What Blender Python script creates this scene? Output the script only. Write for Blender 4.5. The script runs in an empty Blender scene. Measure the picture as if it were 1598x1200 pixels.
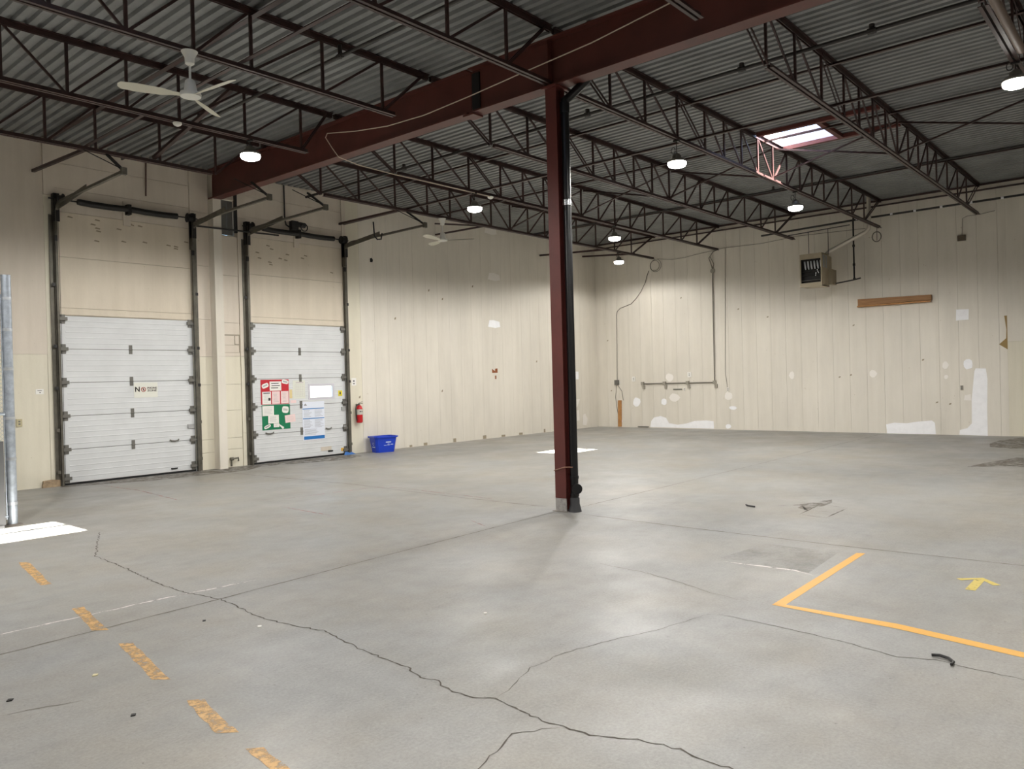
import bpy, math, random
from mathutils import Vector, Matrix
random.seed(7)
sc = bpy.context.scene
COL = sc.collection
PI = math.pi

# ------------------------------------------------------------------ camera
# world: +X runs along the dock-door wall towards the far wall, +Y towards the dock-door wall, Z up (metres)
YAW, PIT, ROL, FPX, CAMZ = 0.712587, -0.00669, -0.026205, 1221.56, 1.70
f = Vector((math.cos(PIT)*math.cos(YAW), math.cos(PIT)*math.sin(YAW), math.sin(PIT)))
r = Vector((math.sin(YAW), -math.cos(YAW), 0)); u = r.cross(f)
r2 = math.cos(ROL)*r + math.sin(ROL)*u
u2 = -math.sin(ROL)*r + math.cos(ROL)*u
cd = bpy.data.cameras.new('camera'); cd.sensor_width = 36; cd.sensor_fit = 'HORIZONTAL'
cd.lens = 36*FPX/1598; cd.clip_end = 300
cam = bpy.data.objects.new('camera', cd); COL.objects.link(cam)
m = Matrix((r2, u2, -f)).transposed().to_4x4(); m.translation = Vector((0, 0, CAMZ)); cam.matrix_world = m
sc.camera = cam

# ------------------------------------------------------------------ colour management, world, sun
sc.view_settings.view_transform = 'Standard'; sc.view_settings.look = 'None'
sc.view_settings.gamma = 1.0; sc.view_settings.use_curve_mapping = False
sc.view_settings.exposure = 0.0
try:
    sc.cycles.use_denoising = True; sc.cycles.max_bounces = 10; sc.cycles.diffuse_bounces = 6
    sc.cycles.transparent_max_bounces = 16; sc.cycles.sample_clamp_indirect = 8
except Exception: pass
SUN_DIR = Vector((-0.27, 5.35, -6.2)).normalized()
SUN_STRENGTH = 150.0
SKY_STRENGTH = 1.2
LAMP_W = 650.0
w = bpy.data.worlds.new('World'); sc.world = w; w.use_nodes = True
nt = w.node_tree; bg = nt.nodes['Background']
sky = nt.nodes.new('ShaderNodeTexSky'); sky.sky_type = 'NISHITA'; sky.sun_disc = False
sky.sun_elevation = math.radians(49); sky.sun_rotation = math.radians(183)
nt.links.new(sky.outputs[0], bg.inputs[0]); bg.inputs[1].default_value = SKY_STRENGTH
sl = bpy.data.lights.new('sun', 'SUN'); sl.energy = SUN_STRENGTH; sl.angle = math.radians(0.55); sl.color = (1, .96, .9)
so = bpy.data.objects.new('sun', sl); COL.objects.link(so)
so.rotation_euler = SUN_DIR.to_track_quat('-Z', 'Y').to_euler(); so.location = (0, 0, 30)

# ------------------------------------------------------------------ materials
def lin(c): return tuple(((v/12.92) if v <= .04045 else ((v+.055)/1.055)**2.4) for v in (x/255 for x in c))
MATS = {}
def mat(name, rgb, rough=.6, metal=0., noise=0., scale=6., bump=0., bscale=60., spec=None, rgb2=None, emit=None, stretch=None):
    if name in MATS: return MATS[name]
    mt = bpy.data.materials.new(name); mt.use_nodes = True; N = mt.node_tree.nodes; L = mt.node_tree.links
    b = N['Principled BSDF']; c = lin(rgb)
    b.inputs['Base Color'].default_value = (*c, 1); b.inputs['Roughness'].default_value = rough; b.inputs['Metallic'].default_value = metal
    if spec is not None: b.inputs['Specular IOR Level'].default_value = spec
    if emit: b.inputs['Emission Color'].default_value = (*emit[0], 1); b.inputs['Emission Strength'].default_value = emit[1]
    if noise or bump or rgb2:
        geo = N.new('ShaderNodeNewGeometry'); mp = N.new('ShaderNodeMapping'); L.new(geo.outputs['Position'], mp.inputs[0])
        if stretch: mp.inputs['Scale'].default_value = stretch
        t = N.new('ShaderNodeTexNoise'); t.inputs['Scale'].default_value = scale; t.inputs['Detail'].default_value = 6; t.inputs['Roughness'].default_value = .6
        L.new(mp.outputs[0], t.inputs['Vector'])
        ramp = N.new('ShaderNodeValToRGB'); ramp.color_ramp.elements[0].position = .32; ramp.color_ramp.elements[1].position = .68
        d = lin(rgb2) if rgb2 else tuple(v*(1-noise) for v in c)
        ramp.color_ramp.elements[0].color = (*d, 1); ramp.color_ramp.elements[1].color = (*[min(1, v*(1+(0 if rgb2 else noise*.5))) for v in c], 1)
        L.new(t.outputs[0], ramp.inputs[0]); L.new(ramp.outputs[0], b.inputs['Base Color'])
        if bump:
            t2 = N.new('ShaderNodeTexNoise'); t2.inputs['Scale'].default_value = bscale; t2.inputs['Detail'].default_value = 4
            L.new(mp.outputs[0], t2.inputs['Vector'])
            bp = N.new('ShaderNodeBump'); bp.inputs['Strength'].default_value = bump; bp.inputs['Distance'].default_value = .01
            L.new(t2.outputs[0], bp.inputs['Height']); L.new(bp.outputs[0], b.inputs['Normal'])
    MATS[name] = mt; return mt

def floor_material():
    mt = bpy.data.materials.new('concrete_floor'); mt.use_nodes = True; N = mt.node_tree.nodes; L = mt.node_tree.links
    b = N['Principled BSDF']; geo = N.new('ShaderNodeNewGeometry')
    def noise(scale, det, rough=.6, st=None):
        t = N.new('ShaderNodeTexNoise'); t.inputs['Scale'].default_value = scale; t.inputs['Detail'].default_value = det; t.inputs['Roughness'].default_value = rough
        if st:
            mp = N.new('ShaderNodeMapping'); mp.inputs['Scale'].default_value = st; L.new(geo.outputs['Position'], mp.inputs[0]); L.new(mp.outputs[0], t.inputs['Vector'])
        else: L.new(geo.outputs['Position'], t.inputs['Vector'])
        return t
    def ramp(src, a, bb, ca, cb):
        rr = N.new('ShaderNodeValToRGB'); rr.color_ramp.elements[0].position = a; rr.color_ramp.elements[1].position = bb
        rr.color_ramp.elements[0].color = (*ca, 1); rr.color_ramp.elements[1].color = (*cb, 1); L.new(src.outputs[0], rr.inputs[0]); return rr
    def mix(kind, fac, a, bb):
        mx = N.new('ShaderNodeMix'); mx.data_type = 'RGBA'; mx.blend_type = kind
        if isinstance(fac, float): mx.inputs[0].default_value = fac
        else: L.new(fac, mx.inputs[0])
        L.new(a, mx.inputs[6]); L.new(bb, mx.inputs[7]); return mx.outputs[2]
    base = ramp(noise(.35, 5, .55), .35, .65, lin((150, 150, 148)), lin((160, 158, 153)))
    warm = ramp(noise(.9, 6, .6), .4, .75, (1, 1, 1), lin((250, 243, 232)))
    c = mix('MULTIPLY', 1., base.outputs[0], warm.outputs[0])
    mott = ramp(noise(5, 10, .72), .3, .7, (.86, .86, .86), (1.07, 1.07, 1.07))
    c = mix('MULTIPLY', .8, c, mott.outputs[0])
    fine = ramp(noise(55, 7, .75), .3, .7, (.80, .80, .80), (1.13, 1.13, 1.13))
    c = mix('MULTIPLY', 1., c, fine.outputs[0])
    specks = ramp(noise(28, 2, .5), .235, .27, (.45, .43, .4), (1, 1, 1))
    c = mix('MULTIPLY', .7, c, specks.outputs[0])
    scuff = ramp(noise(1.5, 8, .7, (1, 3, 1)), .38, .48, (.84, .84, .84), (1, 1, 1))
    c = mix('MULTIPLY', .35, c, scuff.outputs[0])
    L.new(c, b.inputs['Base Color'])
    rr = ramp(noise(1.2, 6, .6), .35, .7, (.38, .38, .38), (.6, .6, .6)); L.new(rr.outputs[0], b.inputs['Roughness'])
    bp = N.new('ShaderNodeBump'); bp.inputs['Strength'].default_value = .25; bp.inputs['Distance'].default_value = .003
    L.new(noise(45, 5, .7).outputs[0], bp.inputs['Height']); L.new(bp.outputs[0], b.inputs['Normal'])
    b.inputs['Specular IOR Level'].default_value = .35
    return mt
M_FLOOR = floor_material()

def wall_material(name, rgb, specks=True):
    mt = bpy.data.materials.new(name); mt.use_nodes = True; N = mt.node_tree.nodes; L = mt.node_tree.links
    b = N['Principled BSDF']; geo = N.new('ShaderNodeNewGeometry')
    def noise(scale, det, st=None):
        t = N.new('ShaderNodeTexNoise'); t.inputs['Scale'].default_value = scale; t.inputs['Detail'].default_value = det; t.inputs['Roughness'].default_value = .65
        mp = N.new('ShaderNodeMapping'); mp.inputs['Scale'].default_value = st or (1, 1, 1); L.new(geo.outputs['Position'], mp.inputs[0]); L.new(mp.outputs[0], t.inputs['Vector'])
        return t
    def ramp(src, a, bb, ca, cb):
        rr = N.new('ShaderNodeValToRGB'); rr.color_ramp.elements[0].position = a; rr.color_ramp.elements[1].position = bb
        rr.color_ramp.elements[0].color = (*ca, 1); rr.color_ramp.elements[1].color = (*cb, 1); L.new(src.outputs[0], rr.inputs[0]); return rr
    c = lin(rgb); c2 = lin(tuple(v*.95 for v in rgb))
    base = ramp(noise(.8, 6, (1, 1, .4)), .35, .65, c2, c)
    o = base.outputs[0]
    streak = ramp(noise(5, 5, (1, 1, .06)), .35, .6, (.95, .945, .93), (1.02, 1.02, 1.02))
    mx = N.new('ShaderNodeMix'); mx.data_type = 'RGBA'; mx.blend_type = 'MULTIPLY'; mx.inputs[0].default_value = .8; L.new(o, mx.inputs[6]); L.new(streak.outputs[0], mx.inputs[7]); o = mx.outputs[2]
    if specks:
        sp = ramp(noise(11, 3, (1, 1, .8)), .25, .285, (.62, .56, .48), (1, 1, 1))
        mx = N.new('ShaderNodeMix'); mx.data_type = 'RGBA'; mx.blend_type = 'MULTIPLY'; mx.inputs[0].default_value = .6; L.new(o, mx.inputs[6]); L.new(sp.outputs[0], mx.inputs[7]); o = mx.outputs[2]
    L.new(o, b.inputs['Base Color']); b.inputs['Roughness'].default_value = .6; b.inputs['Specular IOR Level'].default_value = .3
    bp = N.new('ShaderNodeBump'); bp.inputs['Strength'].default_value = .3; bp.inputs['Distance'].default_value = .004
    L.new(noise(30, 5).outputs[0], bp.inputs['Height']); L.new(bp.outputs[0], b.inputs['Normal'])
    MATS[name] = mt; return mt
M_WALL = wall_material('painted_wall', (228, 222, 210))
M_WALLUP = wall_material('painted_wall_upper', (222, 212, 198))
M_CREAM = wall_material('cream_wall', (226, 220, 202))
M_DARKGAP = mat('joint_backing', (176, 168, 152), .9)  # backing colour that shows in the joints between wall panels

def worn_paint(name, rgb, lo, hi, scale=9):
    mt = bpy.data.materials.new(name); mt.use_nodes = True; N = mt.node_tree.nodes; L = mt.node_tree.links
    b = N['Principled BSDF']; b.inputs['Base Color'].default_value = (*lin(rgb), 1); b.inputs['Roughness'].default_value = .5
    geo = N.new('ShaderNodeNewGeometry'); t = N.new('ShaderNodeTexNoise'); t.inputs['Scale'].default_value = scale; t.inputs['Detail'].default_value = 9; t.inputs['Roughness'].default_value = .75
    L.new(geo.outputs['Position'], t.inputs['Vector'])
    rr = N.new('ShaderNodeValToRGB'); rr.color_ramp.elements[0].position = lo; rr.color_ramp.elements[1].position = hi
    L.new(t.outputs[0], rr.inputs[0]); L.new(rr.outputs[0], b.inputs['Alpha'])
    MATS[name] = mt; return mt

M_JOIST = mat('oxide_steel', (66, 42, 39), .45, noise=.35, scale=5, rgb2=(46, 30, 29))
M_GIRDER = mat('girder_paint', (98, 50, 42), .5, noise=.3, scale=2.5, rgb2=(82, 42, 35))
M_COLUMN = mat('column_paint', (106, 50, 44), .5, noise=.2, scale=3, rgb2=(92, 43, 38))
M_DECK = mat('galvanised_deck', (140, 142, 142), .55, .0, noise=.2, scale=1.6, rgb2=(118, 119, 119))
M_ROOF = mat('roofing', (120, 118, 112), .9)
M_BLACKPIPE = mat('black_pipe', (12, 13, 17), .3, noise=.2, scale=4)
M_DARKPIPE = mat('dark_gas_pipe', (48, 44, 42), .5, noise=.3, scale=5)
M_BLACK = mat('black_steel', (28, 26, 25), .5)
M_TRACK = mat('track_steel', (104, 100, 90), .5, .4, noise=.3, scale=5)
M_GALV = mat('galvanised', (168, 176, 186), .4, .6, noise=.25, scale=14)
M_DOOR = mat('door_white', (216, 218, 219), .5, noise=.06, scale=2.5)
M_INFILL = wall_material('infill_board', (226, 215, 197))
M_HINGE = mat('hinge_grey', (112, 110, 104), .5, .3)
M_WHITE = mat('fan_white', (225, 225, 218), .4)
M_FANBLADE = mat('fan_blade', (205, 202, 186), .5)
M_PLASTER = mat('plaster_white', (250, 250, 252), .8, noise=.05, scale=8)
M_PLASTERDIM = mat('plaster_grey', (240, 235, 228), .8)
M_RUBBER = mat('rubber', (18, 18, 18), .8)
M_RED = mat('red_enamel', (190, 24, 32), .3)
M_WOOD = mat('wood', (170, 128, 86), .7, noise=.3, scale=8, rgb2=(138, 98, 62), stretch=(1, .3, 4))
M_STUD = mat('stud_wood', (188, 138, 84), .7, noise=.2, scale=9, rgb2=(165, 115, 66))
M_HEATER = mat('heater_beige', (176, 164, 140), .5, noise=.1, scale=5)
M_CABLE = mat('grey_cable', (120, 114, 104), .6)
M_WHITECABLE = mat('pale_cable', (205, 190, 172), .6)
M_CRACK = mat('crack_dark', (92, 86, 78), .95, noise=.3, scale=20)
M_JOINTM = mat('control_joint', (120, 114, 104), .95, noise=.25, scale=3)
M_YELLOW = worn_paint('yellow_paint', (222, 166, 66), .28, .36, 12)
M_YELLOWWORN = worn_paint('yellow_paint_worn', (206, 164, 106), .36, .56, 16)
M_YELLOWPALE = worn_paint('yellow_paint_pale', (205, 184, 96), .3, .45, 14)
M_WHITELINE = worn_paint('white_paint_worn', (220, 212, 208), .36, .5, 12)
M_REDLINE = worn_paint('red_line_worn', (168, 112, 104), .4, .6, 12)
M_STAIN = worn_paint('floor_stain', (112, 102, 90), .42, .62, 5)
M_BLUE = mat('blue_plastic', (22, 62, 190), .4)
M_PAPER = mat('paper', (236, 234, 228), .7)
M_PAPERPINK = mat('paper_pink', (238, 214, 212), .7)
M_PRINT = mat('print_grey', (150, 150, 154), .8)
M_PRINTD = mat('print_dark', (60, 58, 60), .8)
M_GREENB = mat('green_board', (6, 118, 78), .7)
M_REDB = mat('red_board', (192, 34, 48), .7)
M_BLUEINK = mat('blue_ink', (52, 126, 190), .7)

# ------------------------------------------------------------------ geometry helpers
class MB:
    def __init__(s): s.v = []; s.f = []; s.smooth = False
    def quad_box(s, p):
        n = len(s.v); s.v += [tuple(q) for q in p]
        s.f += [tuple(n+i for i in q) for q in ((0,3,2,1),(4,5,6,7),(0,1,5,4),(1,2,6,5),(2,3,7,6),(3,0,4,7))]; return s
    def box(s, a, b):
        x0, x1 = sorted((a[0], b[0])); y0, y1 = sorted((a[1], b[1])); z0, z1 = sorted((a[2], b[2]))
        return s.quad_box([(x0,y0,z0),(x1,y0,z0),(x1,y1,z0),(x0,y1,z0),(x0,y0,z1),(x1,y0,z1),(x1,y1,z1),(x0,y1,z1)])
    def bar(s, p, q, w, h, up=(0,0,1)):
        p = Vector(p); q = Vector(q); d = (q-p).normalized(); upv = Vector(up)
        if abs(d.dot(upv)) > .98: upv = Vector((0,1,0))
        sd = d.cross(upv).normalized(); uu = sd.cross(d)
        c = [(-1,-1),(1,-1),(1,1),(-1,1)]
        return s.quad_box([p+sd*a*w/2+uu*b*h/2 for a, b in c]+[q+sd*a*w/2+uu*b*h/2 for a, b in c])
    def tube(s, pts, r, n=8, closed=False):
        pts = [Vector(p) for p in pts]; N = len(pts); base = len(s.v); prev = None
        for i, p in enumerate(pts):
            if closed: d = pts[(i+1) % N]-pts[i-1]
            else: d = (pts[min(i+1, N-1)]-pts[max(i-1, 0)])
            d.normalize()
            if prev is None:
                a = Vector((0,0,1)) if abs(d.z) < .9 else Vector((1,0,0)); prev = d.cross(a).normalized()
            e1 = (prev-d*prev.dot(d)).normalized(); e2 = d.cross(e1); prev = e1
            rr = r[i] if isinstance(r, (list, tuple)) else r
            s.v += [tuple(p+(e1*math.cos(2*PI*k/n)+e2*math.sin(2*PI*k/n))*rr) for k in range(n)]
        M = N if closed else N-1
        for i in range(M):
            j = (i+1) % N
            for k in range(n):
                a, b = base+i*n+k, base+i*n+(k+1) % n; c, d2 = base+j*n+(k+1) % n, base+j*n+k
                s.f.append((a, b, c, d2))
        if not closed:
            s.f.append(tuple(base+k for k in reversed(range(n)))); s.f.append(tuple(base+(N-1)*n+k for k in range(n)))
        s.smooth = True; return s
    def lathe(s, c, prof, n=24, axis='z'):
        base = len(s.v); c = Vector(c)
        for (rr, h) in prof:
            for k in range(n):
                a = 2*PI*k/n; x, y = rr*math.cos(a), rr*math.sin(a)
                s.v.append(tuple(c+(Vector((x,y,h)) if axis == 'z' else Vector((h,x,y)) if axis == 'x' else Vector((x,h,y)))))
        for i in range(len(prof)-1):
            for k in range(n): s.f.append((base+i*n+k, base+i*n+(k+1) % n, base+(i+1)*n+(k+1) % n, base+(i+1)*n+k))
        s.f.append(tuple(base+k for k in reversed(range(n)))); s.f.append(tuple(base+(len(prof)-1)*n+k for k in range(n)))
        s.smooth = True; return s
    def prism(s, poly, d):
        n = len(s.v); k = len(poly); d = Vector(d)
        s.v += [tuple(p) for p in poly]+[tuple(Vector(p)+d) for p in poly]
        s.f.append(tuple(n+i for i in reversed(range(k)))); s.f.append(tuple(n+k+i for i in range(k)))
        for i in range(k): j = (i+1) % k; s.f.append((n+i, n+j, n+k+j, n+k+i))
        return s
ORG = {}
def root_of(o):
    while o is not None and o.parent is not None: o = o.parent
    return o
def build(name, mb, mt, parent=None, label=None, kind=None, recalc=True):
    off = ORG.get(root_of(parent).name, Vector((0,0,0))) if parent else Vector((0,0,0))
    me = bpy.data.meshes.new(name); me.from_pydata([tuple(Vector(v)-off) for v in mb.v], [], mb.f); me.update()
    if recalc:
        import bmesh
        bm = bmesh.new(); bm.from_mesh(me); bmesh.ops.recalc_face_normals(bm, faces=bm.faces); bm.to_mesh(me); bm.free()
    if mb.smooth:
        for p in me.polygons: p.use_smooth = len(p.vertices) == 4
        try: me.set_sharp_from_angle(angle=math.radians(40))
        except Exception: pass
    me.materials.append(mt)
    o = bpy.data.objects.new(name, me); COL.objects.link(o)
    if parent: o.parent = parent
    if label: o['label'] = label
    if kind: o['kind'] = kind
    return o
def thing(name, label, cat, loc, group=None, kind=None):
    o = bpy.data.objects.new(name, None); COL.objects.link(o); o.location = loc; o.empty_display_size = .1
    ORG[o.name] = Vector(loc)
    if kind: o['kind'] = kind
    if label: o['label'] = label
    if cat: o['category'] = cat
    if group: o['group'] = group
    return o
def single(name, mb, mt, label, cat, group=None):
    o = build(name, mb, mt); o['label'] = label; o['category'] = cat
    if group: o['group'] = group
    return o
def text(name, s, size, loc, mt, parent, rot=(PI/2, 0, 0), ext=.001, width=None):
    off = ORG.get(root_of(parent).name, Vector((0,0,0)))
    cu = bpy.data.curves.new(name, 'FONT'); cu.body = s; cu.size = size; cu.extrude = ext; cu.align_x = 'CENTER'; cu.align_y = 'CENTER'; cu.offset = size*.02
    t = bpy.data.objects.new(name, cu); COL.objects.link(t); bpy.context.view_layer.update()
    me = bpy.data.meshes.new_from_object(t); bpy.data.objects.remove(t)
    if width:
        xs = [v.co.x for v in me.vertices]; k = width/(max(xs)-min(xs))
        for v in me.vertices: v.co.x *= k
    me.materials.append(mt)
    o = bpy.data.objects.new(name, me); COL.objects.link(o); o.location = Vector(loc)-off; o.rotation_euler = rot; o.parent = parent
    return o

# ------------------------------------------------------------------ dimensions
YA, XB = 15.32, 22.23           # wall faces
ZD = 6.20                       # underside of deck
X0, Y0 = -9.0, -8.0             # walls behind and beside the camera
SKY = [(14.28, 15.46, 4.98, 6.05), (2.55, 4.05, 4.6, 5.85)]     # skylight openings x0,x1,y0,y1

# ------------------------------------------------------------------ floor
fl = build('floor', MB().box((X0-.3, Y0-.3, -.3), (XB+.3, YA+.3, 0)), M_FLOOR, kind='structure')
gr = build('ground', MB().box((-60, YA+.4, -.4), (90, 90, -.12)), mat('asphalt', (150, 148, 142), .9), kind='structure')
def strip(pts, w, z=.0012, jit=0., taper=True, step=.07):
    """thin ribbon following a polyline on the floor"""
    P = []
    for a, b in zip(pts, pts[1:]):
        a, b = Vector((*a, 0)), Vector((*b, 0)); n = max(1, int((b-a).length/step)) if jit else 1
        for i in range(n): P.append(a.lerp(b, i/n))
    P.append(Vector((*pts[-1], 0)))
    if jit:
        for i in range(1, len(P)-1): P[i] += Vector((random.uniform(-jit, jit), random.uniform(-jit, jit), 0))
    mb = MB(); N = len(P)
    for i, p in enumerate(P):
        d = (P[min(i+1, N-1)]-P[max(i-1, 0)]).normalized(); s_ = Vector((-d.y, d.x, 0))
        ww = w*(random.uniform(.45, 1.45) if jit else 1)*((min(1, (i+.4)/4, (N-i-.6)/4)) if taper and jit else 1)
        mb.v += [tuple(p+s_*ww/2+Vector((0,0,z))), tuple(p-s_*ww/2+Vector((0,0,z)))]
    for i in range(N-1): mb.f.append((2*i, 2*i+1, 2*i+3, 2*i+2))
    return mb
def poly(pts, z=.0014):
    mb = MB(); mb.v = [(x, y, z) for x, y in pts]; mb.f = [tuple(range(len(pts)))]; return mb
build('floor_joint', strip([(-8.9, 5.78), (1.63, 5.86), (3.18, 5.90), (5.0, 6.0), (7.9, 6.12)], .014, jit=.004), M_JOINTM, fl)
build('floor_joint', strip([(8.2, 6.05), (12.9, 6.08), (17.5, 6.12), (22, 6.15)], .014, jit=.004), M_JOINTM, fl)
build('floor_joint', strip([(7.9, 5.75), (7.83, 4.5), (7.8, 2.65), (7.85, 1.08), (7.85, -7)], .016, jit=.004), M_JOINTM, fl)
build('floor_joint', strip([(8.0, 15.2), (8.04, 13.4), (8.2, 10.7), (8.09, 8.25), (8.1, 6.4)], .018, jit=.004), M_JOINTM, fl)
build('crack', strip([(3.83,9.91),(3.24,8.49),(3.19,7.62),(3.11,6.85),(3.11,6.32),(3.18,5.89),(3.16,5.61),(3.1,5.23),(3.13,4.86),(3.2,4.54),(3.12,4.05),(3.09,3.71),(3.09,3.56),(3.02,3.36),(3.06,3.28),(2.99,3.1),(3.01,2.93),(3.07,2.82),(3.03,2.67),(3.01,2.53),(3.01,2.33),(3.03,2.15),(3.13,1.93),(3.15,1.77),(3.12,1.6),(3.2,.8)], .010, jit=.012, step=.035), M_CRACK, fl)
build('crack', strip([(3.07,2.82),(3.25,2.86),(3.52,2.95),(3.84,2.95),(4.23,2.83),(4.58,2.7),(5.03,2.61),(5.11,2.55)], .0045, jit=.010, step=.05), M_CRACK, fl)
build('crack', strip([(5.11,2.55),(5.09,2.16),(5.03,1.64),(4.95,1.33),(5.03,1.14),(5.0,.91),(4.99,.7),(4.95,-.3)], .006, jit=.008, step=.05), M_CRACK, fl)
build('crack', strip([(3.01,2.33),(2.81,2.48),(2.47,2.38),(2.1,2.3)], .007, jit=.01, step=.05), M_CRACK, fl)
build('crack', strip([(5.89,4.13),(5.84,3.63),(5.73,3.19),(5.58,2.83),(5.52,2.59)], .006, jit=.012, step=.05), M_JOINTM, fl)
build('crack', strip([(1.32,4.75),(1.48,4.7),(1.67,4.61)], .007, jit=.008, step=.04), M_JOINTM, fl)
build('scratch', strip([(1.2,6.33),(1.77,6.35),(2.45,6.32),(2.89,6.31),(3.69,6.21)], .02, .001, jit=.01), M_WHITELINE, fl)
for q in ([(2.65,8.86),(2.72,8.80),(2.53,7.60),(2.45,7.64)], [(2.34,6.62),(2.42,6.60),(2.28,5.80),(2.21,5.9)], [(2.2,5.44),(2.27,5.38),(2.12,4.52),(2.05,4.61)],
          [(2.02,4.14),(2.09,4.08),(1.99,3.55),(1.92,3.64)], [(1.92,3.37),(1.98,3.31),(1.9,2.7),(1.84,2.75)]):
    P = [Vector((*a, 0)) for a in q]; L_ = []; R_ = []
    for i in range(9):
        t = i/8; L_.append(P[0].lerp(P[3], t)+Vector((random.uniform(-.008,.008),)*2+(0,))); R_.append(P[1].lerp(P[2], t)+Vector((random.uniform(-.01,.01),)*2+(0,)))
    build('painted_line', poly([(v.x, v.y) for v in L_+R_[::-1]]), M_YELLOWWORN, fl, 'broken worn yellow dash')
build('painted_line', poly([(7.57,2.36),(7.60,2.29),(5.60,2.25),(5.54,2.33)]), M_YELLOW, fl, 'solid yellow line')
build('painted_line', poly([(5.54,2.33),(5.60,2.26),(5.60,1.49),(5.46,.75),(5.36,-.8),(5.26,-.8),(5.36,.75),(5.49,1.47)]), M_YELLOW, fl, 'solid yellow line')
build('painted_arrow', strip([(7.06,1.42),(7.19,1.28),(7.03,1.15)], .06, .0016), M_YELLOWPALE, fl, 'faded yellow arrow')
build('painted_arrow', strip([(7.15,1.285),(6.77,1.285)], .07, .0014), M_YELLOWPALE, fl, 'faded yellow arrow stem')
build('painted_line', strip([(6.58,3.22),(6.61,2.8),(6.62,2.58),(6.53,2.37)], .028, .001, jit=.006), M_WHITELINE, fl, 'worn white line')
for a, b in (((9.25,3.53),(9.21,3.2)), ((9.21,3.2),(9.99,3.21)), ((9.99,3.21),(10.1,3.58)), ((10.1,3.58),(9.25,3.53)), ((9.62,3.53),(9.59,3.24))):
    build('saw_cut', strip([a, b], .018, .001, jit=.002), M_CRACK, fl)
build('floor_stain', poly([(9.67,4.03),(9.95,3.80),(10.3,3.68),(10.56,3.59),(10.3,3.50),(10.0,3.50),(9.6,3.6),(9.56,3.52),(9.7,3.72),(9.9,3.74)], .0008), M_STAIN, fl)
build('floor_stain', poly([(19.1,3.2),(20.0,3.35),(20.9,3.3),(21.9,3.0),(22.1,2.4),(19.1,2.3),(18.9,2.8)], .0008), M_STAIN, fl)
build('floor_stain', poly([(15.1,2.9),(15.9,2.75),(17.2,2.4),(17.0,2.0),(15.5,1.9),(15.6,2.3)], .0008), M_STAIN, fl)
build('floor_stain', poly([(5.2,15.1),(6.6,14.5),(8.4,14.4),(9.0,14.8),(10.6,14.3),(11.5,14.6),(11.6,15.2),(8,15.25),(5.3,15.25)], .0008), M_STAIN, fl)
for q in ([(5.73,14.77),(5.81,13.39),(5.63,11.57)], [(6.15,9.71),(6.09,8.37)], [(8.3,9.62),(8.24,7.55),(8.1,7.6)], [(6.47,10.29),(8.2,10.03),(8.37,9.44)], [(6.83,6.62),(6.63,6.17)], [(6.57,6.42),(6.76,6.34)]):
    build('painted_line', strip(q, .022, .001, jit=.004), M_REDLINE, fl, 'thin faded red line')
build('concrete_patch', poly([(6.7,3.3),(7.5,3.2),(7.5,2.5),(6.6,2.45)], .0006), worn_paint('patch_grey', (150, 147, 142), .42, .95, 2.5), fl)

# ------------------------------------------------------------------ walls
wl = MB()
holes = [(5.34, 7.82, 0, 3.02), (9.09, 11.60, 0, 3.02), (8.47, 8.84, 4.9, 5.66)]
xs = sorted({X0-.3, XB+.3, *[h[0] for h in holes], *[h[1] for h in holes]})
for a, b in zip(xs, xs[1:]):
    c = (a+b)/2; hs = [h for h in holes if h[0] < c < h[1]]
    if not hs: wl.box((a, YA+.03, -.3), (b, YA+.33, ZD+.35))
    else:
        h = hs[0]
        if h[2] > 0: wl.box((a, YA+.03, -.3), (b, YA+.33, h[2]))
        else: wl.box((a, YA+.03, -.3), (b, YA+.33, -.001))
        wl.box((a, YA+.03, h[3]), (b, YA+.33, ZD+.35))
wall_left = build('wall_left', wl, M_DARKGAP, kind='structure')
def wpanel(x0, x1, z0, z1, mt, y=YA, th=.029, g=.003):
    return build('wall_panel', MB().box((x0+g, y, z0+g), (x1-g, y+th, z1-g)), mt, wall_left)
# left of the first dock door
for x0, x1 in ((X0, -4.), (-4., 0.), (0., 3.2), (3.2, 5.14)):
    wpanel(x0, x1, 0, 2.36, M_CREAM); wpanel(x0, x1, 2.36, ZD, M_WALLUP, g=.0)
wpanel(5.14, 5.33, 0, 5.2, M_CREAM); wpanel(5.14, 5.33, 5.2, ZD, M_WALLUP, y=YA-.03, th=.06)
# header boards above the dock doors (infill)
for (xa, xb) in ((5.33, 7.83), (9.08, 11.61)):
    wpanel(xa, xb, 3.06, 3.20, M_INFILL, y=YA-.012); 
    wpanel(xa, xb, 3.20, 4.12, M_INFILL); wpanel(xa, xb, 4.12, 4.93, M_INFILL); wpanel(xa, xb, 4.93, 5.35, M_WALLUP)
    wpanel(xa, xb, 5.35, 5.80, M_WALLUP); wpanel(xa, xb, 5.80, ZD, M_WALLUP)
    xm = (xa+xb)/2; build('wall_panel', MB().box((xm-.07, YA-.03, 4.82), (xm+.07, YA-.001, 5.28)), M_WALLUP, wall_left)
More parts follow.
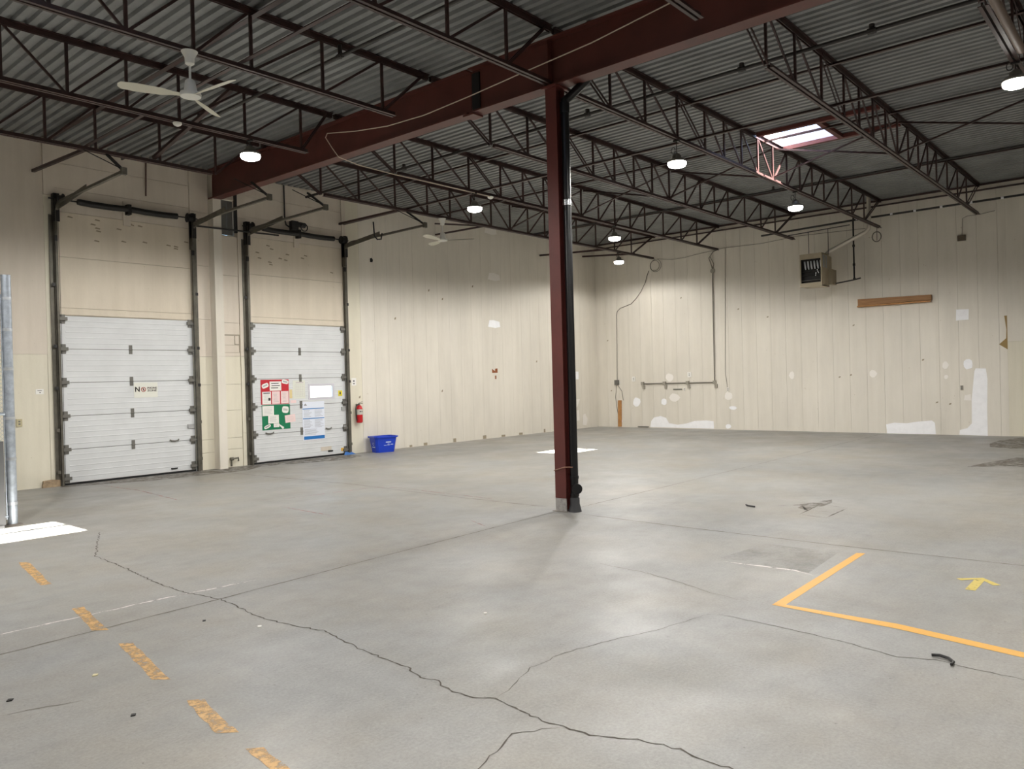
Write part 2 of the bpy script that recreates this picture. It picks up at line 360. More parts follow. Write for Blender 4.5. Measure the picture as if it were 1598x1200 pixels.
# between the doors
for z0, z1, mt in ((0, .35, M_CREAM), (.35, .62, M_CREAM), (.62, 1.75, M_CREAM), (1.75, 2.33, M_CREAM), (2.33, 3.1, M_WALLUP), (3.1, 4.2, M_WALLUP), (4.2, 5.3, M_WALLUP), (5.3, ZD, M_WALLUP)):
    wpanel(7.83, 8.02, z0, z1, mt, y=YA-.02, th=.049); wpanel(8.02, 8.24, z0, z1, mt, th=.029)
for z0, z1, mt in ((0, .38, M_CREAM), (.38, .62, M_CREAM), (.62, 1.2, M_CREAM), (1.2, 1.75, M_CREAM), (1.75, 2.34, M_CREAM), (2.34, 2.42, M_WALLUP), (2.80, 3.05, M_WALLUP), (3.05, 4.05, M_WALLUP), (4.05, 4.88, M_WALLUP)):
    wpanel(8.42, 8.88, z0, z1, mt)
wpanel(8.42, 8.86, 2.42, 2.58, M_WALLUP, y=YA+.008, th=.02); wpanel(8.42, 8.76, 2.58, 2.78, M_WALLUP, y=YA+.012, th=.015); wpanel(8.77, 8.86, 2.6, 2.78, M_WALLUP, y=YA+.006, th=.02)
wpanel(8.42, 8.88, 5.66, ZD, M_WALLUP)
for z0, z1, mt in ((0, .7, M_CREAM), (.7, 2.34, M_CREAM), (2.34, 5.3, M_WALLUP), (5.3, ZD, M_WALLUP)):
    wpanel(8.88, 9.08, z0, z1, mt, y=YA-.02, th=.049)
pil = build('wall_pilaster', MB().box((8.24, YA-.20, 0), (8.42, YA+.02, 2.33)).box((8.24, YA-.198, 2.332), (8.42, YA+.02, 5.58)), M_WALL, wall_left)
# right of the second door
wpanel(11.61, 11.72, 0, 6.19, M_WALLUP, y=YA-.02, th=.049); wpanel(11.72, 12.12, 0, 6.19, M_CREAM)
x = 12.12
while x < XB-.05:
    x1 = min(x+.436, XB); wpanel(x, x1, 0, 6.19, M_WALL, g=.0018); x = x1
# louvre / dark sheet above the gap between doors
build('louver', MB().box((8.48, YA+.08, 4.92), (8.56, YA+.12, 5.65)).box((8.57, YA+.07, 4.92), (8.69, YA+.12, 5.65)).box((8.70, YA+.08, 4.92), (8.83, YA+.12, 5.65)), mat('grey_sheet', (120, 118, 114), .5, .3), wall_left)
build('door_post', MB().box((8.78, YA-.12, 4.95), (8.83, YA-.06, 5.8)), M_BLACK, wall_left)
def wdecal(name, pts, mt, y=YA-.0015, parent=None, label=None):
    return build(name, MB().prism([(x, y, z) for x, z in pts], (0, .001, 0)), mt, parent or wall_left, label)
for cx, cz, mt in ((17.04, 4.71, M_PLASTERDIM), (17.0, 3.33, M_PLASTER), (16.95, 6.05, M_PLASTERDIM), (17.0, 2.35, M_WALL)):
    wdecal('plaster_patch', [(cx-.26, cz-.09), (cx-.2, cz+.10), (cx-.02, cz+.11), (cx+.24, cz+.07), (cx+.27, cz-.08), (cx+.05, cz-.12)], mt)
for pts in ([(20.86,1.64),(21.12,1.64),(21.12,1.9),(20.86,1.9)],):
    wdecal('plaster_patch', pts, M_PLASTER)
for pts in ([(20.75,.7),(21.0,.72),(21.16,.98),(20.75,.98)], [(20.8,.25),(21.12,.28),(21.1,.62),(20.82,.6)], [(21.3,.12),(21.5,.08),(21.58,.3),(21.45,.48),(21.32,.45)]):
    wdecal('plaster_patch', pts, M_PLASTERDIM)
wdecal('hole', [(12.46,4.70),(12.54,4.70),(12.56,4.76),(12.52,4.81),(12.46,4.79)], M_RUBBER, label='dark hole')
wdecal('bare_spot', [(16.86,1.9),(17.1,1.9),(17.1,2.03),(17.0,2.02),(16.98,1.95),(16.93,1.98),(16.86,2.02)], mat('bare_brown', (140, 84, 50), .9)); 
wdecal('bare_spot', [(16.98,1.72),(17.04,1.72),(17.04,1.82),(16.98,1.82)], MATS['bare_brown'])
for x, z in ((14.4, 4.1), (14.9, 3.9), (13.2, 3.3), (16.1, 4.33), (12.0, 1.33), (18.9, 2.2), (14.8, 1.4)):
    wdecal('bare_spot', [(x, z), (x+.05, z+.01), (x+.06, z+.07), (x+.01, z+.05)], mat('scrape', (158, 146, 124), .9))
for i in range(16):
    x = 5.5+random.random()*2.2; z = 4.45+random.random()*.42; wdecal('bare_spot', [(x, z), (x+.09, z-.01), (x+.1, z+.01), (x+.02, z+.025)], MATS['scrape'], y=YA-.002)
for i in range(12):
    x = 9.3+random.random()*2.2; z = 4.3+random.random()*.5; wdecal('bare_spot', [(x, z), (x+.09, z-.01), (x+.1, z+.01), (x+.02, z+.025)], MATS['scrape'], y=YA-.002)
for x in (13.6, 14.1, 15.2, 16.4, 17.2, 18.0, 19.2): build('paint_scuff', MB().box((x, YA-.003, .01), (x+.07+random.random()*.1, YA, .05+random.random()*.07)), MATS['scrape'], wall_left)

# far wall (right in the picture)
wall_right = build('wall_right', MB().box((XB+.03, Y0-.3, -.3), (XB+.33, YA+.03, ZD+.35)), M_DARKGAP, kind='structure')
y = YA+.03
while y > 3.45:
    y1 = max(y-.44, 3.30); build('wall_panel', MB().box((XB, y1+.0018, 0), (XB+.029, y-.0018, 6.19)), M_WALL, wall_right); y = y1
for z0, z1, mt in ((0, 2.30, M_CREAM), (2.30, ZD-.02, M_WALL)):
    build('wall_panel', MB().box((XB-.012, Y0, z0+.002), (XB+.029, 3.2985, z1-.002)), mt, wall_right)
def bdecal(name, pts, mt, x=XB-.0016, label=None):
    return build(name, MB().prism([(x, yy, z) for yy, z in pts], (.001, 0, 0)), mt, wall_right, label)
bdecal('plaster_patch', [(13.3,.02),(13.26,.22),(13.15,.34),(12.9,.39),(12.7,.33),(12.6,.16),(12.3,.12),(12.0,.16),(11.7,.25),(11.3,.27),(11.06,.25),(11.05,.02)], M_PLASTER)
def blob(cy, cz, ry, rz, mt, n=10):
    bdecal('plaster_patch', [(cy+ry*math.cos(2*PI*k/n)*random.uniform(.85, 1.1), cz+rz*math.sin(2*PI*k/n)*random.uniform(.85, 1.1)) for k in range(n)], mt)
blob(13.79, .84, .15, .15, M_PLASTER); blob(12.77, .85, .11, .11, M_PLASTER); blob(10.42, .66, .12, .06, M_PLASTER); blob(10.58, .1, .1, .07, M_PLASTER)
blob(12.55, 1.62, .14, .14, M_PLASTERDIM); blob(12.4, .98, .2, .14, M_PLASTERDIM); blob(14.45, .2, .08, .16, M_PLASTER); blob(10.55, 1.02, .14, .13, M_PLASTERDIM)
blob(4.66, 1.77, .08, .09, M_PLASTERDIM); blob(4.65, 1.47, .05, .06, M_PLASTERDIM); blob(4.16, 1.78, .11, .14, M_PLASTER); blob(8.6, 1.6, .08, .12, M_PLASTERDIM); blob(6.4, 1.6, .1, .1, M_PLASTERDIM)
bdecal('plaster_patch', [(6.08,.0),(6.1,.24),(5.9,.29),(5.6,.28),(5.3,.33),(5.0,.36),(4.93,.3),(4.91,.01)], M_PLASTER)
bdecal('plaster_patch', [(4.02,1.60),(3.99,1.67),(3.77,1.66),(3.74,1.4),(3.76,.6),(3.76,.0),(4.38,.01),(4.37,.13),(4.2,.18),(4.1,.3),(4.09,.9)], M_PLASTER)
bdecal('plaster_patch', [(4.26,.88),(4.24,1.0),(4.11,1.03),(4.10,.87)], M_PLASTERDIM, x=XB-.0035)
bdecal('plaster_patch', [(4.40,2.88),(4.12,2.89),(4.11,3.15),(4.39,3.16)], M_PLASTER)
bdecal('bare_spot', [(3.36,2.93),(3.30,2.93),(3.29,2.6),(3.30,2.35),(3.29,2.1),(3.48,2.24),(3.33,2.38),(3.32,2.6)], mat('bare_ochre', (150, 126, 82), .9))
for yy, z in ((10.2, 3.6), (9.3, 3.3), (6.9, 2.9), (7.3, 1.5), (7.0, 1.55), (5.2, 1.9), (14.9, 2.9), (14.8, 1.2), (4.9, .8), (4.6, .76), (12.1, 4.1)):
    bdecal('bare_spot', [(yy, z), (yy-.05, z+.01), (yy-.06, z+.05), (yy-.01, z+.04)], MATS['scrape'])
build('wall_rear', MB().box((X0-.3, Y0-.3, -.3), (X0, YA+.03, ZD+.35)), M_WALL, kind='structure')
build('wall_near', MB().box((X0, Y0-.3, -.3), (XB+.03, Y0, ZD+.35)), M_WALL, kind='structure')

# ------------------------------------------------------------------ roof deck (ribs run across the joists)
dk = MB(); pitch = .156; xx = X0
def rib(xa, ya, yb):
    # one corrugation: low flute, web, high flute, web
    z0, z1 = ZD, ZD+.045; p = pitch
    prof = [(xa, z0), (xa+.075, z0), (xa+.085, z1), (xa+.142, z1), (xa+p, z0)]
    n = len(dk.v)
    for (px, pz) in prof: dk.v.append((px, ya, pz))
    for (px, pz) in prof: dk.v.append((px, yb, pz))
    for i in range(4): dk.f.append((n+i, n+i+1, n+6+i, n+5+i))
while xx < XB:
    segs = [(Y0, YA+.03)]
    for (a, b, c, d) in SKY:
        if xx+pitch > a and xx < b: segs = [(Y0, c), (d, YA+.03)]
    for s0, s1 in segs: rib(xx, s0, s1)
    xx += pitch
ceiling = build('ceiling', dk, M_DECK, kind='structure', recalc=False)
rs = MB(); xs = sorted({X0-.3, XB+.33, *[s[0]-.06 for s in SKY], *[s[1]+.06 for s in SKY]})
for a, b in zip(xs, xs[1:]):
    c = (a+b)/2; hs = [(h[0], h[1], h[2]-.06, h[3]+.06) for h in SKY if h[0] < c < h[1]]
    if hs: rs.box((a, Y0-.3, ZD+.06), (b, hs[0][2], ZD+.2)); rs.box((a, hs[0][3], ZD+.06), (b, YA+.33, ZD+.2))
    else: rs.box((a, Y0-.3, ZD+.06), (b, YA+.33, ZD+.2))
build('roof_slab', rs, M_ROOF, ceiling)
M_CURB = mat('curb_white', (226, 214, 216), .6)
M_CURBR = mat('curb_frame', (96, 46, 40), .6)
glz = bpy.data.materials.new('acrylic_glazing'); glz.use_nodes = True
_n = glz.node_tree.nodes; _l = glz.node_tree.links; _n.remove(_n['Principled BSDF'])
_t = _n.new('ShaderNodeBsdfTransparent'); _t.inputs[0].default_value = (.92, .94, .95, 1); _g = _n.new('ShaderNodeBsdfGlossy'); _g.inputs['Roughness'].default_value = .1
_m = _n.new('ShaderNodeMixShader'); _m.inputs[0].default_value = .06; _l.new(_t.outputs[0], _m.inputs[1]); _l.new(_g.outputs[0], _m.inputs[2]); _l.new(_m.outputs[0], _n['Material Output'].inputs[0])
for i, (a, b, c, d) in enumerate(SKY):
    sk = thing('skylight', 'bright square roof skylight with white curb above the second row of lamps' if i == 0 else 'roof skylight behind and above the viewpoint, out of the picture', 'skylight', ((a+b)/2, (c+d)/2, ZD))
    cb = MB(); z0, z1 = ZD+.0, ZD+.26
    cb.box((a-.06, c-.06, z0), (a, d+.06, z1)).box((b, c-.06, z0), (b+.06, d+.06, z1)).box((a, c-.06, z0), (b, c, z1)).box((a, d, z0), (b, d+.06, z1))
    build('curb', cb, M_CURB, sk)
    fr = MB(); e = .09
    fr.box((a-e, 3.90, ZD-.075), (a-.002, 6.05, ZD-.005)).box((b+.002, 3.90, ZD-.075), (b+e, 6.05, ZD-.005)).box((a, c-e, ZD-.075), (b, c-.002, ZD-.005))
    build('steel_frame', fr, M_CURBR, sk)
    dm = MB(); n = 6
    for iy in range(n+1):
        for ix in range(n+1):
            s, t = ix/n, iy/n; dm.v.append((a-.04+(b-a+.08)*s, c-.04+(d-c+.08)*t, z1+.005+.16*(1-(2*s-1)**4)*(1-(2*t-1)**4)))
    for iy in range(n):
        for ix in range(n): k = iy*(n+1)+ix; dm.f.append((k, k+1, k+n+2, k+n+1))
    dm.smooth = True
    build('dome', dm, glz, sk, recalc=False)

# ------------------------------------------------------------------ girder and column
g1 = thing('steel_girder', 'long dark red roof girder passing over the column, upper right half', 'girder', (8.02, 0, 5.41))
def ibeam(p, q, w, h, tf=.022, tw=.014):
    """p,q = centre of underside"""
    p, q = Vector(p), Vector(q); z = Vector((0,0,1)); m1, m2, m3 = MB(), MB(), MB()
    m1.bar(p+z*tf/2, q+z*tf/2, w, tf); m2.bar(p+z*h/2, q+z*h/2, tw, h-2*tf); m3.bar(p+z*(h-tf/2), q+z*(h-tf/2), w, tf); return m1, m2, m3
def girder(g, p, q, h):
    a, b, c = ibeam(p, q, .21, h); build('bottom_flange', a, M_GIRDER, g); build('web', b, M_GIRDER, g); build('top_flange', c, M_GIRDER, g)
girder(g1, (8.02, Y0+.05, 5.41), (8.02, 7.50, 5.41), .62)
for yy in (6.11, 1.5): build('stiffener', MB().box((7.925, yy-.006, 5.435), (8.01, yy+.006, 6.0)), M_GIRDER, g1)
g2 = thing('steel_girder', 'dark red roof girder end that bears on the wall between the dock doors', 'girder', (8.32, 15.1, 5.58))
girder(g2, (8.02, 7.53, 5.41), (8.33, 15.28, 5.585), .61)
build('splice_plate', MB().box((7.99, 7.36, 5.47), (8.012, 7.499, 5.97)), M_BLACK, g1)
build('splice_plate', MB().box((7.92, 7.42, 5.38), (8.12, 7.62, 5.405)), M_GIRDER, g1)
colm = thing('steel_column', 'dark red steel H column standing in the middle of the floor', 'column', (8.02, 6.07, 0))
cx0, cx1, cy0, cy1 = 7.92, 8.10, 5.985, 6.156
build('flange', MB().box((cx0, cy0, .17), (cx0+.012, cy1, 5.38)), M_COLUMN, colm)
build('flange', MB().box((cx1-.012, cy0, .0), (cx1, cy1, 5.38)), M_COLUMN, colm)
build('web', MB().box((cx0+.012, 6.065, .0), (cx1-.012, 6.075, 5.38)), M_COLUMN, colm)
build('flange_foot', MB().prism([(cx0, cy0, 0), (cx0, cy1, 0), (cx0, cy1, .168), (cx0, cy1-.04, .168), (cx0, cy0+.03, .168), (cx0, cy0, .168)], (.012, 0, 0)), mat('bare_grey', (170, 166, 162), .7, noise=.3, scale=30), colm, 'bare grey unpainted foot')
build('cap_plate', MB().box((cx0-.04, cy0-.03, 5.382), (cx1+.04, cy1+.03, 5.405)), M_COLUMN, colm)
build('base_plate', MB().box((cx0-.03, cy0-.03, .0), (cx1+.03, cy1+.03, .006)), mat('base_grey', (128, 122, 114), .9), colm)
build('strap', MB().tube([(7.908, 6.16, .52), (7.908, 5.985, .57), (7.96, 5.90, .57)], .007, 6), mat('strap_tan', (150, 110, 90), .6), colm)
pp = thing('drain_pipe', 'black roof drain pipe running down beside the red column', 'pipe', (8.02, 5.9, 0))
PX, PY = 8.01, 5.918
build('pipe', MB().tube([(PX, PY, .05), (PX, PY, 5.13)], .052, 20), M_BLACKPIPE, pp)
build('elbow', MB().tube([(PX, PY, 5.13), (PX, PY, 5.2), (PX+.05, PY-.05, 5.26), (PX+.19, PY-.21, 5.46), (PX+.235, PY-.255, 5.56), (PX+.24, PY-.26, 5.68), (PX+.24, PY-.26, 6.19)], .056, 20), M_BLACKPIPE, pp)
build('coupling', MB().tube([(PX, PY, 5.05), (PX, PY, 5.18)], .060, 20), M_BLACKPIPE, pp)
build('clamp', MB().tube([(PX, PY, 3.88), (PX, PY, 3.95)], .057, 20), mat('clamp_steel', (190, 192, 196), .25, .9), pp, 'shiny steel clamp band')
build('pipe_foot', MB().lathe((PX, PY, 0), [(.085, 0), (.08, .03), (.062, .10), (.062, .17), (.056, .18)], 20), mat('foot_grey', (62, 62, 64), .6), pp)
build('cleanout', MB().tube([(PX-.02, PY-.03, .31), (PX-.09, PY-.10, .31)], .05, 16).tube([(PX-.09, PY-.10, .31), (PX-.12, PY-.13, .31)], .066, 16), M_BLACKPIPE, pp)
for z in (.2, .42): build('pipe_band', MB().tube([(PX, PY, z), (PX, PY, z+.035)], .059, 20), M_BLACKPIPE, pp)

# ------------------------------------------------------------------ open-web joists
ZT0, ZT1, ZB0, ZB1 = 6.125, 6.198, 5.44, 5.50
def double_angle(mb, x0, x1, y, z0, z1, top):
    g = .013; wd = .052; t = .008
    for s in (-1, 1):
        a, b = y+s*g, y+s*wd
        if top: mb.box((x0, a, z1-t), (x1, b, z1)); mb.box((x0, a, z0), (x1, a+s*t, z1-t))
        else: mb.box((x0, a, z0), (x1, b, z0+t)); mb.box((x0, a, z0+t), (x1, a+s*t, z1))
    return mb
def joist(y, xt0, xt1, xb0, xb1, verts, mid, label, group, endL=True, endR=True, wide=1):
    j = thing('bar_joist', label, 'roof joist', (xt0, y, ZB0), group)
    build('top_chord', double_angle(MB(), xt0, xt1, y, ZT0, ZT1, True), M_JOIST, j)
    build('bottom_chord', double_angle(MB(), xb0, xb1, y, ZB0, ZB1, False), M_JOIST, j)
    zb, zt = ZB0+.02, ZT1-.03
    for v in verts: build('vertical_web', MB().box((v-.018, y-.014, zb), (v+.018, y+.014, zt)), M_JOIST, j)
    def diag(a, b, dbl=False):
        mb = MB()
        if dbl:
            for s in (-1, 1): mb.bar((a[0], y+s*.024, a[1]), (b[0], y+s*.024, b[1]), .01, .03)
        else: mb.bar((a[0], y, a[1]), (b[0], y, b[1]), .022, .03)
        build('diagonal_web', mb, M_JOIST, j)
    for k, (a, b) in enumerate(zip(verts, verts[1:])):
        dbl = abs(b-a) > .95 and len(verts) > 12 and k in (2, len(verts)-4)
        if b <= mid+.01: diag((a, zt), (b, zb), dbl)
        else: diag((a, zb), (b, zt), dbl)
    if endL: diag((verts[0], zb), (xt0+.1, zt), True)
    if endR: diag((verts[-1], zb), (xt1-.1, zt), True)
    return j
MID = 15.07; off = [0, .71, 1.42, 2.13, 2.85, 3.8, 4.78, 5.72]
VR = sorted({round(MID+o, 3) for o in off} | {round(MID-o, 3) for o in off})
rows = [(12.95, 'beyond the girder, nearest the dock-door wall'), (10.73, 'beyond the girder, second from the dock-door wall'), (8.40, 'beyond the girder, third from the dock-door wall'), (6.11, 'beyond the red column, left edge of the skylight'), (3.84, 'beyond the girder, right of the skylight'), (1.55, 'in the top right corner of the picture')]
for y, d in rows:
    col_row = abs(y-6.11) < .1
    joist(y, 8.05, XB-.02, 8.14 if col_row else 9.42, 22.1, VR, MID, 'long open-web joist '+d, 'open-web joists between the girder and the far wall')
    if abs(y-1.55) < .1: continue
VL0 = [2.92, 2.2, 1.18, .19]
endx = {12.95: 7.06, 10.73: 7.5, 8.40: 7.34, 6.11: 7.95, 3.84: 7.62, 1.55: 7.6}
rowsL = [(12.95, 'above the dock-door tracks'), (10.73, 'second from the dock-door wall, carrying a round lamp'), (8.40, 'carrying the near ceiling fan'), (6.11, 'in line with the red column'), (3.84, 'whose end crosses the girder at the top edge'), (1.55, 'directly above the viewpoint')]
for y, d in rowsL:
    dx = .26 if y == 10.73 else 0; v = [a+dx for a in (VL0[::-1]+[3.66, 4.40, 5.12, 6.14, 7.13])]
    joist(y, -.75, 8.0, .2, endx[y], v, 3.66+dx, 'short open-web joist left of the girder, '+d, 'open-web joists on the near left side of the girder')

# bridging: continuous angles across the joists
def bridge(name, label, pts, w=.05, h=.046, mt=None, cat='bridging', grp=None):
    mb = MB()
    for a, b in zip(pts, pts[1:]):
        mb.bar(a, b, w, .006); d = Vector(b)-Vector(a); n = d.cross(Vector((0,0,1))).normalized()*w/2
        mb.bar(Vector(a)+n+Vector((0,0,h/2)), Vector(b)+n+Vector((0,0,h/2)), .006, h)
    return single(name, mb, mt or M_JOIST, label, cat, grp)
ZBB, ZTB = ZB1+.012, ZT0-.012
bridge('bridging_angle', 'thin horizontal steel angle over the joist bottom chords, just beyond the column', [(11.66, -.5, ZBB), (11.66, 15.28, ZBB)])
bridge('bridging_angle', 'thin horizontal steel angle under the roof, first beyond the column', [(11.68, -.5, ZTB), (11.68, 15.28, ZTB)])
bridge('bridging_angle', 'thin horizontal steel angle crossing the skylight opening', [(14.62, -.5, ZTB), (14.62, 15.28, ZTB)])
bridge('bridging_angle', 'thin horizontal steel angle under the roof, nearest the heater wall', [(18.85, -.5, ZTB), (18.85, 15.28, ZTB)])
bridge('bridging_angle', 'thin horizontal red angle on the bottom chords left of the girder', [(4.98, -.5, ZBB), (4.98, 13.0, ZBB)])
bridge('bridging_angle', 'wide reddish horizontal angle under the roof above the near fan', [(5.16, -.5, ZTB), (5.16, 15.28, ZTB)], w=.075, h=.05)
bridge('bridging_angle', 'reddish brace angle near the girder above the dock-door wall', [(6.04, 12.95, ZBB), (6.2, 10.73, ZTB)], w=.06)
ys = [12.95, 10.73, 8.40, 6.11, 3.84, 1.55, -.7]
for i, (ya, yb) in enumerate(zip(ys, ys[1:])):
    for k, (za, zb) in enumerate(((ZBB+.01, ZTB-.03), (ZTB-.03, ZBB+.01))):
        single('cross_brace', MB().bar((MID+.03+.05*k, ya, za), (MID+.03+.05*k, yb, zb), .035, .006).bar((MID+.03+.05*k+.017, ya, za+.017), (MID+.03+.05*k+.017, yb, zb+.017), .006, .034), M_JOIST,
               'cross brace %s in the %s bay of far joists from the door wall' % (['rising rightwards', 'falling rightwards'][k], ['first', 'second', 'third', 'fourth', 'fifth', 'sixth'][i]), 'cross brace', 'cross braces at mid span of the far joists')
# wall-side braces from the first joist to the door wall
for (xa, za, xb_, zb_, d) in ((13.12, 5.40, 14.0, 5.42, 'level'), (13.12, 5.10, 14.2, 5.44, 'slanting')):
    single('wall_brace', MB().bar((xa+1.6, YA-.02, za+.6*0+.55), (xb_, 13.0, zb_+.04), .04, .04), M_JOIST, 'short %s steel brace from the door wall to the joist right of the far fan' % d, 'brace')
single('wall_brace', MB().bar((4.99, YA-.02, 5.58), (4.99, 12.95, 5.47), .05, .05), M_JOIST, 'reddish steel brace from the wall to the joist above the first dock door', 'brace')
single('wall_brace', MB().bar((11.55, YA-.02, 5.52), (11.45, 12.97, 5.47), .05, .05), M_JOIST, 'dark steel brace from the wall to the joist right of the second dock door', 'brace')
single('wall_brace', MB().bar((19.2, YA-.02, 5.55), (19.4, 12.97, 5.46), .05, .05), M_JOIST, 'dark steel brace on the door wall seen left of the column', 'brace')
single('wall_brace', MB().bar((21.5, YA-.02, 5.75), (21.0, 12.97, 5.5), .05, .05), M_JOIST, 'dark steel brace on the door wall just right of the drain pipe', 'brace')

# pipes under the roof
def pipe(label, pts, rad, mt=M_DARKPIPE, sprigs=(), name='ceiling_pipe'):
    t = thing(name, label, 'pipe', pts[0]); build('pipe', MB().tube(pts, rad, 10), mt, t)
    for (p, dz) in sprigs: build('fitting', MB().tube([(p[0], p[1], p[2]-.03), (p[0], p[1], p[2]+dz)], rad*1.35, 8).tube([Vector(p)+Vector((0, -.05, 0)), Vector(p)+Vector((0, .05, 0))], rad*1.5, 8), mt, t)
    return t
pipe('dark sprinkler pipe under the roof right of the girder', [(10.35, 14.9, 5.9), (10.35, -.6, 5.9)], .026, sprigs=[((10.35, y, 5.9), .08) for y in (11.6, 7.2, 4.6, 2.9)])
pipe('dark sprinkler pipe under the roof left of the girder', [(6.35, 14.9, 5.97), (6.35, -.6, 5.97)], .022, sprigs=[((6.35, y, 5.97), .14) for y in (12.0, 8.3, 5.0)])
pipe('dark pipe under the roof in front of the heater', [(18.25, 14.9, 6.02), (18.25, -.6, 6.02)], .022, sprigs=[((18.25, 7.4, 6.02), .1)])
pipe('stout pipe along the joist in the top right corner', [(8.9, 1.445, 5.46), (11.1, 1.445, 5.46)], .05, mt=mat('brown_pipe', (112, 96, 86), .5))
gp = thing('gas_pipe', 'dark gas pipe running along the top of the heater wall', 'pipe', (21.75, 3, 5.68))
build('pipe', MB().tube([(21.75, 9.2, 5.62), (21.75, 6.5, 5.69), (21.75, -3, 5.72)], .026, 10), M_DARKPIPE, gp)
for y in (6.6, 5.75, 5.2, 4.6, 3.95, 3.3, 2.6): build('pipe_clip', MB().tube([(21.75, y, 5.70), (21.75, y-.06, 5.70)], .032, 8), M_PLASTER, gp)
build('drop_pipe', MB().tube([(21.75, 6.66, 5.69), (21.72, 6.66, 5.74), (21.7, 6.66, 5.68), (21.7, 6.66, 4.1)], .022, 8).tube([(21.7, 7.14, 4.05), (21.7, 6.66, 4.1), (21.7, 6.5, 4.13)], .018, 8), M_DARKPIPE, gp)
for z in (5.0, 4.5, 4.12): build('fitting', MB().tube([(21.7, 6.66, z-.03), (21.7, 6.66, z+.03)], .034, 8), M_DARKPIPE, gp)
ld = single('deck_ledger', MB().box((XB-.09, Y0+.02, 6.155), (XB-.021, YA-.02, 6.19)).tube([(XB-.07, Y0+.02, 6.04), (XB-.07, YA-.02, 6.04)], .022, 8), M_JOIST, 'dark steel ledger angle where roof meets the heater wall', 'ledger')

# ------------------------------------------------------------------ unit heater
ht = thing('unit_heater', 'beige gas unit heater hanging before the far wall', 'heater', (21.4, 7.5, 4.0))
hx0, hx1, hy0, hy1, hz0, hz1 = 21.0, 21.55, 7.26, 7.84, 3.96, 4.83
cs = MB().box((hx0+.02, hy0, hz0), (hx1, hy0+.02, hz1)).box((hx0+.02, hy1-.02, hz0), (hx1, hy1, hz1)).box((hx0+.02, hy0, hz0), (hx1, hy1, hz0+.02)).box((hx0+.02, hy0, hz1-.02), (hx1, hy1, hz1)).box((hx1-.02, hy0, hz0), (hx1, hy1, hz1))
build('casing', cs, M_HEATER, ht)
build('front_frame', MB().box((hx0, hy0, hz0), (hx0+.025, hy1, hz0+.10)).box((hx0, hy0, hz1-.14), (hx0+.025, hy1, hz1)).box((hx0, hy0, hz0+.1), (hx0+.025, hy0+.03, hz1-.14)).box((hx0, hy1-.03, hz0+.1), (hx0+.025, hy1, hz1-.14)), M_HEATER, ht)
build('back_panel', MB().box((hx0+.13, hy0+.021, hz0+.021), (hx0+.14, hy1-.021, hz1-.021)).box((hx0+.026, hy1-.03, hz0+.08), (hx0+.13, hy1-.021, hz1-.1)), M_BLACK, ht)
for k in range(6):
    y = hy1-.10-k*.083; build('heat_tube', MB().tube([(hx0+.10, y, 4.64), (hx0+.08, y-.015, 4.56), (hx0+.08, y-.02, 4.50), (hx0+.11, y-.02, 4.43)], [.022, .024, .024, .018], 8), mat('tube_alu', (214, 218, 224), .4, .3), ht)
for z in (4.36, 4.26, 4.12): build('louver_blade', MB().box((hx0+.03, hy0+.05, z), (hx0+.09, hy1-.03, z+.012)), M_HINGE if z < 4.2 else M_BLACK, ht)
build('burner_bracket', MB().bar((hx0+.05, hy0+.10, 4.30), (hx0+.05, hy0+.14, 4.40), .01, .02).bar((hx0+.05, hy0+.18, 4.24), (hx0+.05, hy0+.17, 4.33), .01, .02), M_PLASTER, ht)
build('rear_housing', MB().box((hx1, hy0+.03, 4.30), (21.85, hy1-.1, 4.80)), M_HEATER, ht)
build('control_box', MB().box((hx1-.05, hy0-.10, 4.02), (21.82, hy0-.001, 4.42)), mat('control_tan', (150, 138, 114), .5), ht)
build('side_vent', MB().box((hx0+.10, hy0-.006, 4.45), (hx0+.2, hy0-.001, 4.78)).box((hx0+.30, hy0-.006, 4.45), (hx0+.37, hy0-.001, 4.78)), M_GALV, ht)
for y, xr in ((7.68, 21.25), (7.25, 21.5)): build('hanger_rod', MB().tube([(xr, y, hz1), (xr, y, 5.46 if y > 7.5 else 5.52)], .008, 6), M_DARKPIPE, ht)
build('strut', MB().bar((21.3, 8.25, 5.44), (21.55, 6.7, 5.54), .025, .02), M_DARKPIPE, ht)
build('flue', MB().tube([(21.6, 7.36, 4.84), (21.6, 7.25, 4.92), (21.6, 6.33, 5.30), (21.6, 6.24, 5.38), (21.6, 6.23, 5.5), (21.6, 6.23, 6.22)], .052, 14), mat('flue_galv', (208, 202, 190), .35, .6), ht)

